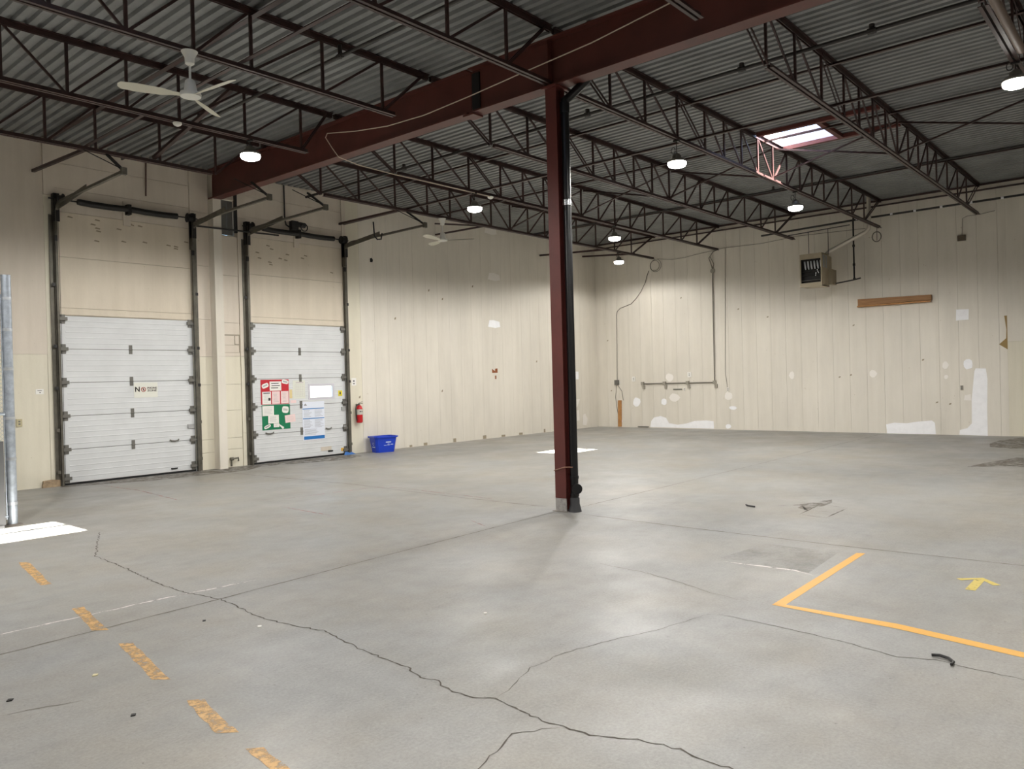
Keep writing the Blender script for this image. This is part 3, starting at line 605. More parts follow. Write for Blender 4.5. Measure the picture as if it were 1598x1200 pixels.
# ------------------------------------------------------------------ high-bay lamps
M_LENS = mat('lamp_lens', (255, 255, 255), .5, emit=((1, .97, .91), 26))
M_LAMP = mat('lamp_housing', (120, 118, 112), .4, .4)
def lamp(x, y, z, label, group='round high-bay lamps', k_=1.):
    t = thing('high_bay_lamp', label, 'lamp', (x, y, z), group)
    build('housing', MB().lathe((x, y, z), [(.15, .0), (.155, .02), (.13, .045), (.075, .06), (.07, .115), (.045, .13), (.02, .15)], 28), M_LAMP, t)
    build('lens', MB().lathe((x, y, z), [(.144, -.002), (.146, -.03), (.13, -.058), (.09, -.075), (.03, -.082)], 28), M_LENS, t)
    build('hook', MB().tube([(x, y, z+.14), (x, y, ZB0+.004)], .007, 6), M_BLACK, t)
    if abs(y-12.95) < 2.3 or y > 0: build('clamp', MB().box((x-.02, y-.05, ZB0-.025), (x+.02, y+.05, ZB0+.0005)), M_BLACK, t)
    n = 14; build('cord_loop', MB().tube([(x, y+.06+.035*math.cos(2*PI*k/n), z+.2+.05*math.sin(2*PI*k/n)) for k in range(n)], .006, 5, closed=True), M_BLACK, t)
    l = bpy.data.lights.new('lamp_light', 'SPOT'); l.energy = LAMP_W*k_; l.spot_size = math.radians(171); l.spot_blend = .3; l.shadow_soft_size = .13; l.color = (1, .975, .93)
    lo = bpy.data.objects.new('lamp_light', l); COL.objects.link(lo); lo.parent = t; lo.location = (0, 0, -.10)
lamp(6.48, 10.73, 5.21, 'glowing round lamp left of the girder, above the dock doors')
lamp(11.42, 10.73, 5.14, 'glowing round lamp between the girder and the far fan')
lamp(11.23, 6.11, 5.08, 'large glowing round lamp first right of the column')
lamp(16.21, 6.11, 5.12, 'glowing round lamp left above the heater')
lamp(16.46, 10.73, 5.15, 'upper one of two small glowing lamps near the far corner')
lamp(20.07, 12.95, 5.17, 'lowest and smallest glowing lamp, in the far corner', k_=.42)
lamp(11.42, 1.55, 5.20, 'biggest glowing lamp, cut by the right edge of the picture')
lamp(6.5, 1.55, 5.2, 'unseen round lamp added for ambient light, right of the viewpoint', k_=.6)  # this and the following lamps are unseen, added to raise the ambient light
lamp(1.6, 1.55, 5.2, 'unseen round lamp added for ambient light, above the viewpoint')
lamp(1.6, 8.4, 5.2, 'unseen round lamp added for ambient light, left of the viewpoint')
lamp(6.5, -3.1, 5.2, 'unseen round lamp added for ambient light, far right of the viewpoint')
lamp(-3.4, 8.4, 5.2, 'unseen round lamp added for ambient light, behind on the left')

# ------------------------------------------------------------------ ceiling fans
def fan(x, y, z, ztop, angs, label):
    t = thing('ceiling_fan', label, 'ceiling fan', (x, y, z), 'white three-blade ceiling fans')
    build('canopy', MB().lathe((x, y, ztop-.155), [(.022, 0), (.05, .02), (.055, .09), (.088, .15), (.09, .155)], 20), M_WHITE, t)
    build('downrod', MB().tube([(x, y, z+.14), (x, y, ztop-.14)], .013, 10), M_WHITE, t)
    build('motor_cover', MB().lathe((x, y, z), [(.075, .02), (.068, .06), (.055, .15), (.035, .17)], 20), M_WHITE, t)
    build('motor', MB().lathe((x, y, z), [(.06, -.035), (.11, -.022), (.115, .0), (.11, .022), (.06, .03)], 24), M_WHITE, t)
    for a in angs:
        c, s = math.cos(a), math.sin(a); mb = MB(); prof = [(.10, .025), (.18, .03), (.3, .055), (.55, .065), (.7, .052), (.73, .02)]
        for rr, w_ in prof:
            for sgn in (-1, 1):
                zz = -.012+sgn*w_*.35+.02*rr
                for dz in (0, .004): mb.v.append((x+c*rr-s*w_*sgn, y+s*rr+c*w_*sgn, z+zz+dz))
        for i in range(len(prof)-1):
            k = 4*i; mb.f += [(k, k+4, k+6, k+2), (k+1, k+3, k+7, k+5), (k, k+1, k+5, k+4), (k+2, k+6, k+7, k+3)]
        mb.f += [(0, 2, 3, 1), (20, 21, 23, 22)]
        build('blade', mb, M_FANBLADE, t)
fan(4.33, 8.36, 4.96, ZB0, [math.radians(a) for a in (159, 279, 39)], 'white three-blade ceiling fan hanging near, above the first dock door')
fan(12.68, 12.95, 4.95, ZB0, [math.radians(a) for a in (311, 71, 191)], 'white three-blade ceiling fan hanging far off, right of the second dock door')
for x, y, d in ((5.35, 10.73, 'left of the girder, below the near fan'), (11.9, 10.73, 'beside the lamp beyond the girder')):
    single('smoke_detector', MB().lathe((x, y, ZB0-.05), [(.02, 0), (.045, .012), (.06, .03), (.06, .05)], 16), M_WHITE, 'small white smoke detector on a joist, '+d, 'smoke detector')
single('hanging_cable', MB().tube([(7.88, 4.27, 5.87), (7.88, 5.4, 5.74), (7.88, 6.5, 5.68), (7.88, 7.45, 5.62), (7.88, 8.36, 5.58), (7.9, 9.21, 5.62), (7.9, 9.99, 5.72), (7.92, 10.75, 5.86), (7.92, 10.80, 5.80), (7.9, 10.6, 5.58), (7.95, 10.5, 5.42), (8.5, 10.68, 5.43), (9.3, 10.70, 5.42), (10.7, 10.7, 5.43), (11.9, 10.7, 5.43)], .0075, 6), M_WHITECABLE, 'long pale cable sagging across the red girder', 'cable')

# ------------------------------------------------------------------ dock doors
def dock_door(idx, x0, x1, window):
    d = thing('door_%d' % idx, None, None, ((x0+x1)/2, YA, 0), kind='structure')
    W = x1-x0; ph = .605; yf = YA-.012
    for k in range(5):
        z0 = .04+k*ph; z1 = z0+ph-.010
        mb = MB()
        if window and k == 2:
            wx0, wx1, wz0, wz1 = 10.60, 11.22, 1.40, 1.66
            mb.box((x0, yf, z0), (wx0, yf+.045, z1)).box((wx1, yf, z0), (x1, yf+.045, z1)).box((wx0, yf, z0), (wx1, yf+.045, wz0)).box((wx0, yf, wz1), (wx1, yf+.045, z1))
        else: mb.box((x0, yf, z0), (x1, yf+.045, z1)); None
        # shallow horizontal ribs
        if k < 2 or True:
            for q in range(1, 6):
                zz = z0+ph*q/6
                for (a, b) in (((x0+.1, 10.55), (11.27, x1-.1)) if (window and k == 2) else ((x0+.1, x1-.1),)):
                    mb.prism([(a, yf, zz-.012), (a, yf-.004, zz-.004), (a, yf-.004, zz+.004), (a, yf, zz+.012)], (b-a, 0, 0))
        p = build('door_section', mb, M_DOOR, d)
        if k < 4: build('seam_backing', MB().box((x0, yf+.012, z1-.005), (x1, yf+.04, z1+.015)), M_HINGE, d)  # strip added behind the seam to stop daylight leaks and darken the line
        if window and k == 2:
            build('window_frame', MB().box((wx0-.05, yf-.008, wz0-.05), (wx1+.05, yf, wz0)).box((wx0-.05, yf-.008, wz1), (wx1+.05, yf, wz1+.05)).box((wx0-.05, yf-.008, wz0), (wx0, yf, wz1)).box((wx1, yf-.008, wz0), (wx1+.05, yf, wz1)), mat('frame_lilac', (206, 204, 212), .5), p)
            build('pane', MB().box((wx0, yf+.02, wz0), (wx1, yf+.024, wz1)), glz, p)
    hz = [.04+ph*k-.003 for k in range(1, 5)]
    for z in hz:
        build('hinge', MB().box(((x0+x1)/2-.03, yf-.012, z-.085), ((x0+x1)/2+.03, yf-.001, z+.085)).tube([((x0+x1)/2-.03, yf-.014, z), ((x0+x1)/2+.03, yf-.014, z)], .011, 8), M_HINGE, d)
    for s, xe in ((1, x0), (-1, x1)):
        for z in hz+[3.0, .12]:
            build('roller_hinge', MB().box((xe+s*.01, yf-.014, z-.085), (xe+s*.09, yf-.001, z+.085)).box((xe-s*.005, yf-.05, z-.03), (xe+s*.12, yf-.014, z+.03)), M_HINGE, d)
            build('roller', MB().tube([(xe-s*.045, yf-.04, z), (xe-s*.02, yf-.04, z)], .022, 10).tube([(xe-s*.02, yf-.04, z), (xe+s*.05, yf-.04, z)], .006, 6), M_BLACK, d)
    build('bottom_seal', MB().box((x0, yf-.005, .0), (x1, yf+.04, .038)), M_RUBBER, d)
    build('bottom_strip', MB().box((x0+.08, yf-.006, .04), (x1-.06, yf-.0005, .062)), mat('alu_strip', (225, 225, 225), .3, .5), d)
    build('door_stop', MB().box((x0-.02, yf-.02, 3.075), (x1+.02, yf+.0, 3.16)), M_INFILL, d)
    for s, xe in ((-1, x0), (1, x1)):
        xt = xe+s*.035
        vt = MB().box((xt-.022, yf-.075, 0), (xt-.018, yf-.02, 4.75)).box((xt+.018, yf-.075, 0), (xt+.022, yf-.02, 4.75)).box((xt-.022, yf-.075, 0), (xt+.022, yf-.071, 4.75))
        build('vertical_track', vt, M_TRACK, d)
        build('jamb_angle', MB().box((xt+s*.03, yf-.06, 0), (xt+s*.036, YA-.022, 4.85)).box((xt+s*.036, YA-.03, 0), (xt+s*.10, YA-.022, 4.85)), M_TRACK, d)
        for z in (.25, 1.0, 1.75, 2.5, 3.6): build('track_bracket', MB().box((xt-.03, yf-.065, z-.03), (xt+s*.085, yf-.055, z+.03)), M_BLACK if z > 1 else M_TRACK, d)
        pts = [(xt, yf-.045, 4.75)]
        for k in range(1, 9):
            a = k/8*PI/2; pts.append((xt, yf-.045-.35*(1-math.cos(a)), 4.75+.30*math.sin(a)))
        pts.append((xt, 12.42, 5.07)); cm = MB()
        for a, b in zip(pts, pts[1:]): cm.bar(a, b, .044, .05, up=(1, 0, 0))
        build('horizontal_track', cm, M_TRACK, d)
        build('track_angle', MB().bar((xt-s*.02, yf-.12, 4.98), (xt-s*.02, 13.9, 5.10), .012, .10), M_TRACK, d)
        build('track_end', MB().box((xt-.04, 12.38, 5.02), (xt+.04, 12.44, 5.13)), M_TRACK, d)
        hb = MB().bar((xt-.0, 12.44, 5.10), (xt-.02, 12.95, ZB0), .045, .03).bar((xt, 12.42, 5.10), (xt-.38, 12.93, ZB0), .014, .014)
        build('track_hanger', hb, M_BLACK, d)
        build('drum_bracket', MB().box((xt-s*.01-.04, YA-.16, 4.50), (xt-s*.01-.034, YA-.03, 5.12)).box((xt-.045, YA-.035, 4.50), (xt+.045, YA-.028, 5.15)), M_TRACK, d)
        build('bearing_plate', MB().box((xt-.05, YA-.15, 4.72), (xt+.045, YA-.145, 5.22)).box((xt-.05, YA-.15, 4.72), (xt-.042, YA-.03, 5.22)), M_BLACK, d)
        build('cable_drum', MB().lathe((xt-s*.06, YA-.13, 5.12), [(.03, -.075), (.095, -.07), (.075, -.06), (.075, .03), (.11, .045), (.105, .06), (.03, .065)], 18, 'x'), M_BLACK, d)
        build('lift_cable', MB().tube([(xt-s*.05, YA-.05, .12), (xt-s*.05, YA-.06, 5.05)], .004, 5), M_BLACK, d)
        build('cable_pulley', MB().box((xt-.03, YA-.10, 4.38), (xt+.02, YA-.06, 4.48)), M_BLACK, d)
    ysh, zsh = YA-.13, 5.12
    build('shaft', MB().tube([(x0-.16, ysh, zsh), (x1+.12, ysh, zsh)], .013, 8), M_BLACK, d)
    xm = (x0+x1)/2
    for (a, b) in ((x0+.32, xm-.03), (xm+.03, x1-.30)):
        build('torsion_spring', MB().tube([(a, ysh, zsh+.0), (a+.04, ysh, zsh), (a+(b-a)*.3, ysh, zsh-.012), (a+(b-a)*.7, ysh, zsh-.012), (b, ysh, zsh)], [.05, .058, .058, .058, .058], 12), M_BLACK, d)
    build('center_bracket', MB().box((xm-.035, YA-.16, zsh-.10), (xm+.035, YA-.03, zsh+.09)), M_BLACK, d)
    return d, yf
d1, yf = dock_door(1, 5.345, 7.815, False)
d2, yf = dock_door(2, 9.095, 11.595, True)
def handle(d, x0, x1, z):
    build('lift_handle', MB().tube([(x0, yf-.006, z+.015), (x0+.03, yf-.03, z-.005), ((x0+x1)/2, yf-.035, z-.012), (x1-.03, yf-.03, z-.005), (x1, yf-.006, z+.015)], .014, 8), M_HINGE, d)
handle(d1, 7.29, 7.47, .66); handle(d2, 9.42, 9.62, .655); handle(d2, 11.0, 11.16, .66)
build('foot_grip', MB().box((7.30, yf-.02, .09), (7.43, yf-.002, .115)), M_RUBBER, d1); build('foot_grip', MB().box((11.05, yf-.02, .11), (11.18, yf-.002, .14)), M_RUBBER, d2)
build('slide_lock', MB().box((7.66, yf-.03, .88), (7.79, yf-.002, .96)), mat('lock_grey', (176, 176, 176), .4, .4), d1)
build('slide_lock', MB().box((11.46, yf-.03, 1.06), (11.57, yf-.002, 1.15)), MATS['lock_grey'], d2); build('slide_lock', MB().box((11.50, yf-.03, .62), (11.58, yf-.002, .70)), MATS['lock_grey'], d2)
build('patch', MB().box((10.85, yf-.004, .14), (11.15, yf-.002, .24)), M_WALLUP, d2, 'torn scrap of tape')
# operator on door 2 and odd rods
op = thing('door_operator', 'black chain operator mounted above the second dock door', 'door operator', (10.2, YA-.2, 5.2))
build('gearbox', MB().box((10.06, YA-.30, 5.16), (10.22, YA-.17, 5.36)), M_BLACK, op)
build('motor', MB().tube([(10.22, YA-.24, 5.30), (10.42, YA-.24, 5.30)], .06, 12), M_BLACK, op)
build('chain_wheel', MB().tube([(10.36+.085*math.cos(a*PI/8), YA-.31, 5.24+.085*math.sin(a*PI/8)) for a in range(16)], .012, 6, closed=True), M_BLACK, op)
build('conduit', MB().tube([(10.03, YA-.05, 6.18), (10.03, YA-.05, 5.5), (10.0, YA-.1, 5.4), (10.0, YA-.14, 5.28), (10.08, YA-.18, 5.22)], .016, 8), M_BLACK, op)
single('door_rod', MB().tube([(7.82, YA-.22, 4.96), (9.75, YA-.22, 5.0)], .018, 8), M_BLACK, 'long black rod between the two dock-door tracks', 'rod')
single('cable_drop', MB().tube([(6.97, YA-.03, 6.12), (6.95, YA-.03, 5.45)], .014, 6), mat('rusty', (92, 66, 54), .7), 'short rusty rod hanging on the wall above the first dock door', 'rod')
single('cable_hook', MB().tube([(10.86, 13.2, 5.16), (10.88, 13.2, 4.86), (10.94, 13.18, 4.79), (11.02, 13.15, 4.80), (11.05, 13.15, 4.93)], .016, 8), M_BLACK, 'black hook hanging on the rightmost door track', 'hook')
single('pipe_stub', MB().tube([(8.56, YA-.08, .03), (8.56, YA-.08, .18), (8.72, YA-.08, .19), (8.72, YA-.08, .12)], .02, 8).tube([(8.53, YA-.09, .18), (8.60, YA-.09, .18)], .035, 8), mat('old_valve', (96, 92, 80), .6), 'small old valve pipe low between the dock doors', 'valve')

# ------------------------------------------------------------------ papers on the doors
yp = yf-.006
def sheet(x0, x1, z0, z1, y=yp, t=.002, skew=0.):
    return MB().prism([(x0, y, z0), (x1, y, z0+skew), (x1, y, z1+skew), (x0, y, z1)], (0, t, 0))
def paper(name, parent, x0, x1, z0, z1, mt, y, lines=5, pr=M_PRINT, ang=0., margin=.03, th=.004):
    o = build(name, MB().prism([(x, y, z) for x, z in rotr(x0, x1, z0, z1, ang)], (0, .0015, 0)), mt, parent)
    mb = MB(); n = lines
    for k in range(n):
        zz = z1-margin-(z1-z0-2*margin)*(k+.5)/n; a = x0+margin+random.random()*.02; b = x1-margin-random.random()*.05
        cxm, czm = (x0+x1)/2, (z0+z1)/2
        def R(xx, z): dx, dz = xx-cxm, z-czm; return (cxm+dx*math.cos(ang)-dz*math.sin(ang), y-.0012, czm+dx*math.sin(ang)+dz*math.cos(ang))
        mb.prism([R(a, zz), R(b, zz), R(b, zz+th), R(a, zz+th)], (0, .001, 0))
    if n: build('print', mb, pr, parent)
    return o
def rotr(x0, x1, z0, z1, ang):
    cx, cz = (x0+x1)/2, (z0+z1)/2; o = []
    for x, z in ((x0, z0), (x1, z0), (x1, z1), (x0, z1)):
        dx, dz = x-cx, z-cz; o.append((cx+dx*math.cos(ang)-dz*math.sin(ang), cz+dx*math.sin(ang)+dz*math.cos(ang)))
    return o
def roundlabel(parent, cx, cz, rx, rz, ang, y):
    pts = []
    for k in range(20):
        a = 2*PI*k/20; x = rx*math.copysign(abs(math.cos(a))**.5, math.cos(a)); z = rz*math.copysign(abs(math.sin(a))**.7, math.sin(a))
        pts.append((cx+x*math.cos(ang)-z*math.sin(ang), y, cz+x*math.sin(ang)+z*math.cos(ang)))
    build('round_label', MB().prism(pts, (0, .0015, 0)), M_PAPER, parent)
    mb = MB()
    for q in (-.25, .1):
        c0, s0 = math.cos(ang), math.sin(ang); z = rz*q
        def R(dx, dz): return (cx+dx*c0-dz*s0, y-.0012, cz+dx*s0+dz*c0)
        mb.prism([R(-rx*.65, z), R(rx*.65, z), R(rx*.65, z+.012), R(-rx*.65, z+.012)], (0, .001, 0))
    build('print', mb, M_PRINT, parent)
rb = thing('notice_board', 'red notice board with white notices on the second dock door', 'notice board', (9.68, yp, 1.28))
build('board', sheet(9.33, 10.035, 1.285, 1.83), M_REDB, rb)
paper('title_card', rb, 9.55, 9.84, 1.585, 1.79, M_PAPER, yp-.003, 3, M_PRINTD, th=.018)
paper('notice', rb, 9.36, 9.575, 1.295, 1.565, M_PAPER, yp-.003, 8, M_PRINT); paper('notice', rb, 9.60, 9.80, 1.295, 1.57, M_PAPERPINK, yp-.003, 8, M_PRINT); paper('notice', rb, 9.825, 10.02, 1.295, 1.57, M_PAPERPINK, yp-.003, 8, M_PRINT)
build('photo', sheet(9.51, 9.565, 1.37, 1.43, yp-.005), M_PRINTD, rb); build('print', sheet(9.39, 9.55, 1.525, 1.545, yp-.005), M_PRINTD, rb)
roundlabel(rb, 9.44, 1.70, .085, .05, .35, yp-.003); roundlabel(rb, 9.94, 1.775, .085, .045, -.2, yp-.003)
gb = thing('notice_board', 'green notice board with overlapping papers on the second dock door', 'notice board', (9.7, yp, .72))
build('board', sheet(9.345, 10.05, .725, 1.275), M_GREENB, gb)
paper('notice', gb, 9.355, 9.64, 1.035, 1.255, M_PAPER, yp-.003, 5, M_PRINT); paper('notice', gb, 9.49, 9.755, .865, 1.05, M_PAPER, yp-.006, 6, M_PRINT)
paper('notice', gb, 9.915, 10.18, .865, 1.035, M_PAPERPINK, yp-.006, 5, mat('print_faint', (205, 196, 196), .8), ang=.08); paper('notice', gb, 9.62, 9.76, .775, .86, M_PAPER, yp-.008, 2, mat('print_red', (190, 110, 116), .8))
roundlabel(gb, 9.93, 1.155, .085, .075, -.12, yp-.003); roundlabel(gb, 9.47, .80, .085, .035, .4, yp-.003)
build('torn_flap', MB().prism([(9.72, yp-.012, .865), (9.88, yp-.012, .765), (9.85, yp-.012, .72), (9.78, yp-.012, .79)], (0, .001, 0)), M_PAPER, gb)
bp_ = thing('poster', 'tall white poster with blue bands on the second dock door', 'poster', (10.68, yp, .42))
build('sheet', sheet(10.37, 10.975, .425, 1.305), mat('paper_cool', (228, 233, 244), .7), bp_)
build('blue_band', sheet(10.38, 10.965, 1.135, 1.155, yp-.002, .001), M_BLUEINK, bp_); build('blue_band', sheet(10.385, 10.965, .91, .93, yp-.002, .001), M_BLUEINK, bp_)
build('blue_band', sheet(10.40, 10.965, .44, .515, yp-.002, .001), mat('blue_solid', (24, 112, 188), .6), bp_)
mb = MB()
for c0, c1 in ((10.41, 10.65), (10.70, 10.95)):
    for (za, zb, n) in ((1.12, .95, 6), (.895, .70, 8)):
        for k in range(n):
            z = za-(za-zb)*(k+.5)/n; mb.box((c0, yp-.003, z), (c1-random.random()*.1, yp-.002, z+.006))
for k in range(6): mb.box((10.42, yp-.003, .665-k*.023), (10.80-random.random()*.1, yp-.002, .671-k*.023))
build('print', mb, M_PRINT, bp_)
build('crest', MB().prism([(10.41, yp-.003, 1.22), (10.50, yp-.003, 1.22), (10.455, yp-.003, 1.27)], (0, .001, 0)), M_PRINT, bp_)
cl = thing('calendar', 'pale month calendar sheet left of the door window', 'calendar', (10.32, yp, 1.38))
build('sheet', sheet(10.14, 10.465, 1.385, 1.80), mat('calendar_paper', (222, 224, 212), .7), cl)
mb = MB()
for k in range(6): mb.box((10.20, yp-.003, 1.43+k*.055), (10.44, yp-.002, 1.434+k*.055))
for k in range(6): mb.box((10.20+k*.048, yp-.003, 1.43), (10.204+k*.048, yp-.002, 1.705))
mb.box((10.22, yp-.003, 1.74), (10.42, yp-.002, 1.765)); build('print', mb, MATS['print_faint'], cl)
single('note', MB().prism([(x, yp, z) for x, z in ((10.05, 1.40), (10.12, 1.40), (10.12, 1.60), (10.05, 1.60))], (0, .002, 0)), mat('paper_yellow', (226, 206, 150), .7), 'narrow yellowish slip beside the red notice board', 'note')
single('note', MB().prism([(x, yp, z) for x, z in ((10.07, 1.29), (10.22, 1.29), (10.22, 1.36), (10.07, 1.36))], (0, .002, 0)), M_PAPERPINK, 'small pinkish slip between red board and calendar', 'note')
ys_ = thing('safety_sticker', 'small yellow sticker at the right edge of the second dock door', 'sticker', (11.45, yp, 1.41))
build('sheet', sheet(11.385, 11.50, 1.41, 1.54), mat('sticker_yellow', (232, 214, 60), .6), ys_); build('symbol', sheet(11.42, 11.455, 1.45, 1.51, yp-.002, .001), M_PRINTD, ys_)
single('safety_sticker', sheet(11.42, 11.52, .10, .17), mat('sticker_orange', (226, 180, 80), .6), 'small orange sticker low on the second dock door', 'sticker')
sg = thing('sign', 'white sign reading NO PHONE ZONE on the first dock door', 'sign', (6.85, yp, 1.53))
build('plate', sheet(6.62, 7.075, 1.535, 1.825), mat('sign_plate', (226, 226, 216), .6), sg)
M_INK = mat('ink', (42, 34, 30), .7)
text('letter_n', 'N', .135, (6.685, yp-.002, 1.69), M_INK, sg, width=.085)
text('word_phone', 'PHONE', .05, (6.965, yp-.002, 1.715), M_INK, sg, width=.185)
text('word_zone', 'ZONE', .05, (6.965, yp-.002, 1.665), M_INK, sg, width=.185)
M_SIGNRED = mat('sign_red', (160, 66, 58), .7)
n = 24; ring = MB()
for k in range(n):
    for rr in (.047, .034):
        for yy in (yp-.003, yp-.001): ring.v.append((6.80+rr*math.cos(2*PI*k/n), yy, 1.69+rr*math.sin(2*PI*k/n)))
for k in range(n):
    a, b = 4*k, 4*((k+1) % n); ring.f += [(a, b, b+2, a+2), (a, a+1, b+1, b), (a+2, b+2, b+3, a+3)]
ring.prism([(6.772, yp-.003, 1.712), (6.778, yp-.003, 1.718), (6.828, yp-.003, 1.668), (6.822, yp-.003, 1.662)], (0, .001, 0))
build('prohibition_ring', ring, M_SIGNRED, sg); build('phone_symbol', sheet(6.789, 6.811, 1.668, 1.712, yp-.002, .001), M_INK, sg)
for x, z, d in ((11.86, 1.74, 'right of the second dock door'),):
    s_ = thing('wall_sign', 'small white sign with two dark marks '+d, 'sign', (x, YA, z)); build('plate', sheet(x-.07, x+.07, z-.09, z+.09, YA-.006, .004), M_PAPER, s_)
    build('symbol', sheet(x-.02, x+.02, z+.0, z+.035, YA-.008, .001).prism([(x-.03, YA-.008, z-.03), (x+.03, YA-.008, z-.03), (x, YA-.008, z-.07)], (0, .001, 0)), M_PRINTD, s_)
s_ = thing('wall_sign', 'small white notice left of the first dock door', 'sign', (4.99, YA, 1.70)); build('plate', sheet(4.93, 5.06, 1.655, 1.745, YA-.006, .004), M_PAPER, s_); build('print', sheet(4.96, 5.03, 1.715, 1.723, YA-.008, .001).prism([(4.985, YA-.008, 1.69), (5.015, YA-.008, 1.69), (5.0, YA-.008, 1.672)], (0, .001, 0)), M_PRINTD, s_)
def outlet(name, label, pos, axis, sx=.07, sz=.11, mt=None, d=.02):
    x, y, z = pos
    if axis == 'y':
        t = thing(name, label, 'outlet', pos); build('plate', MB().box((x-sx/2, y-d, z-sz/2), (x+sx/2, y-.001, z+sz/2)), mt or M_PLASTERDIM, t); build('socket', MB().box((x-.015, y-d-.003, z+.01), (x+.015, y-d, z+.035)).box((x-.015, y-d-.003, z-.035), (x+.015, y-d, z-.01)), M_HINGE, t)
    else:
        t = thing(name, label, 'outlet', pos); build('plate', MB().box((x-d, y-sx/2, z-sz/2), (x-.001, y+sx/2, z+sz/2)), mt or M_PLASTERDIM, t); build('socket', MB().box((x-d-.003, y-.015, z+.01), (x-d, y+.015, z+.035)).box((x-d-.003, y-.015, z-.035), (x-d, y+.015, z-.01)), M_HINGE, t)
    return t
outlet('wall_outlet', 'beige outlet low on the wall left of the first dock door', (4.66, YA, 1.17), 'y', .09, .13, mat('outlet_tan', (186, 176, 142), .5))
single('wood_scrap', MB().prism([(4.98, YA-.05, .0), (5.30, YA-.05, .0), (5.30, YA-.05, .11), (5.15, YA-.05, .13), (5.0, YA-.05, .12)], (0, .045, 0)), mat('wood_old', (168, 146, 118), .8, noise=.4, scale=20), 'worn piece of wood at the wall foot left of the first dock door', 'wood block')
single('blue_wrap', MB().prism([(11.45, YA-.12, .002), (11.75, YA-.16, .002), (11.7, YA-.06, .05), (11.55, YA-.04, .07)], (0, .03, .01)), mat('blue_cloth', (70, 120, 190), .7), 'crumpled blue scrap at the foot of the second dock door', 'scrap')

# ------------------------------------------------------------------ fire extinguisher
fx, fy = 11.93, YA-.10
fe = thing('fire_extinguisher', 'red fire extinguisher on the wall right of the second dock door', 'fire extinguisher', (fx, fy, .72))
build('cylinder', MB().lathe((fx, fy, .74), [(.05, 0), (.075, .015), (.078, .04), (.078, .34), (.06, .40), (.028, .43)], 20), M_RED, fe)
build('label_band', MB().lathe((fx, fy, .74), [(.0795, .20), (.0795, .33)], 20), mat('ext_label', (198, 196, 186), .5), fe)
build('label_print', MB().box((fx-.05, fy-.078, 1.0), (fx+.03, fy-.0775, 1.03)), M_PRINTD, fe)
build('valve', MB().tube([(fx, fy, 1.165), (fx, fy, 1.21)], .02, 10), M_HINGE, fe)
build('lever', MB().bar((fx-.03, fy-.01, 1.21), (fx+.05, fy-.06, 1.255), .015, .01).bar((fx-.03, fy-.01, 1.20), (fx+.06, fy-.06, 1.215), .015, .01), M_BLACK, fe)
build('hose', MB().tube([(fx-.02, fy, 1.19), (fx-.09, fy-.01, 1.17), (fx-.115, fy-.01, 1.10), (fx-.11, fy-.01, .98), (fx-.10, fy-.01, .86), (fx-.085, fy-.01, .80)], .011, 8), M_BLACK, fe)
build('wall_bracket', MB().box((fx-.03, YA-.03, .9), (fx+.03, YA-.001, 1.2)), M_HINGE, fe)

# ------------------------------------------------------------------ blue recycling bin
bn = thing('recycling_bin', 'blue recycling box on the floor against the wall', 'bin', (12.42, 14.98, 0))
bx, by, ang = 12.45, 14.99, math.radians(-12)
def bp(px, py, z): return (bx+px*math.cos(ang)-py*math.sin(ang), by+px*math.sin(ang)+py*math.cos(ang), z)
def ringpts(hx, hy, z, c=.05):
    return [bp(px, py, z) for px, py in ((-hx+c, -hy), (hx-c, -hy), (hx, -hy+c), (hx, hy-c), (hx-c, hy), (-hx+c, hy), (-hx, hy-c), (-hx, -hy+c))]
mb = MB(); rings = [ringpts(.245, .15, .0), ringpts(.295, .195, .355), ringpts(.325, .225, .36), ringpts(.325, .225, .395), ringpts(.29, .19, .395), ringpts(.24, .145, .015)]
for rg in rings: mb.v += rg
for i in range(5):
    for k in range(8): mb.f.append((8*i+k, 8*i+(k+1) % 8, 8*i+8+(k+1) % 8, 8*i+8+k))
mb.f.append(tuple(range(7, -1, -1))); mb.f.append(tuple(range(40, 48)))
build('tub', mb, M_BLUE, bn)
M_BINW = mat('bin_print', (205, 216, 236), .6)
def fr(u_, z): # point on front (-y) face
    hy = .15+.045*(z/.355)+.002; return bp(u_, -hy, z)
mb = MB()
for (u0, u1, z0, z1) in ((-.02, .12, .235, .262), (.03, .08, .20, .21), (-.07, -.0, .165, .178), (.02, .09, .172, .186), (.11, .18, .18, .196)):
    p = [Vector(fr(u0, z0)), Vector(fr(u1, z0)), Vector(fr(u1, z1)), Vector(fr(u0, z1))]; mb.prism(p, (0, -.001, 0))
build('print', mb, M_BINW, bn)
def sd(v_, z): hx = .245+.05*(z/.355)+.002; return bp(-hx, v_, z)
mb = MB()
p = [Vector(sd(.05, .12)), Vector(sd(-.09, .12)), Vector(sd(-.09, .145)), Vector(sd(.05, .145))]; mb.prism(p, (-.001, 0, 0))
for k in range(3):
    a0 = PI/2+k*2*PI/3; a1 = a0+1.5; c_ = (-.02, .21)
    q = [(c_[0]+.045*math.cos(a0), c_[1]+.045*math.sin(a0)), (c_[0]+.045*math.cos(a1), c_[1]+.045*math.sin(a1)), (c_[0]+.030*math.cos(a1), c_[1]+.030*math.sin(a1)), (c_[0]+.030*math.cos(a0), c_[1]+.030*math.sin(a0))]
    mb.prism([Vector(sd(a, b)) for a, b in q], (-.001, 0, 0))
build('recycling_symbol', mb, M_BINW, bn)

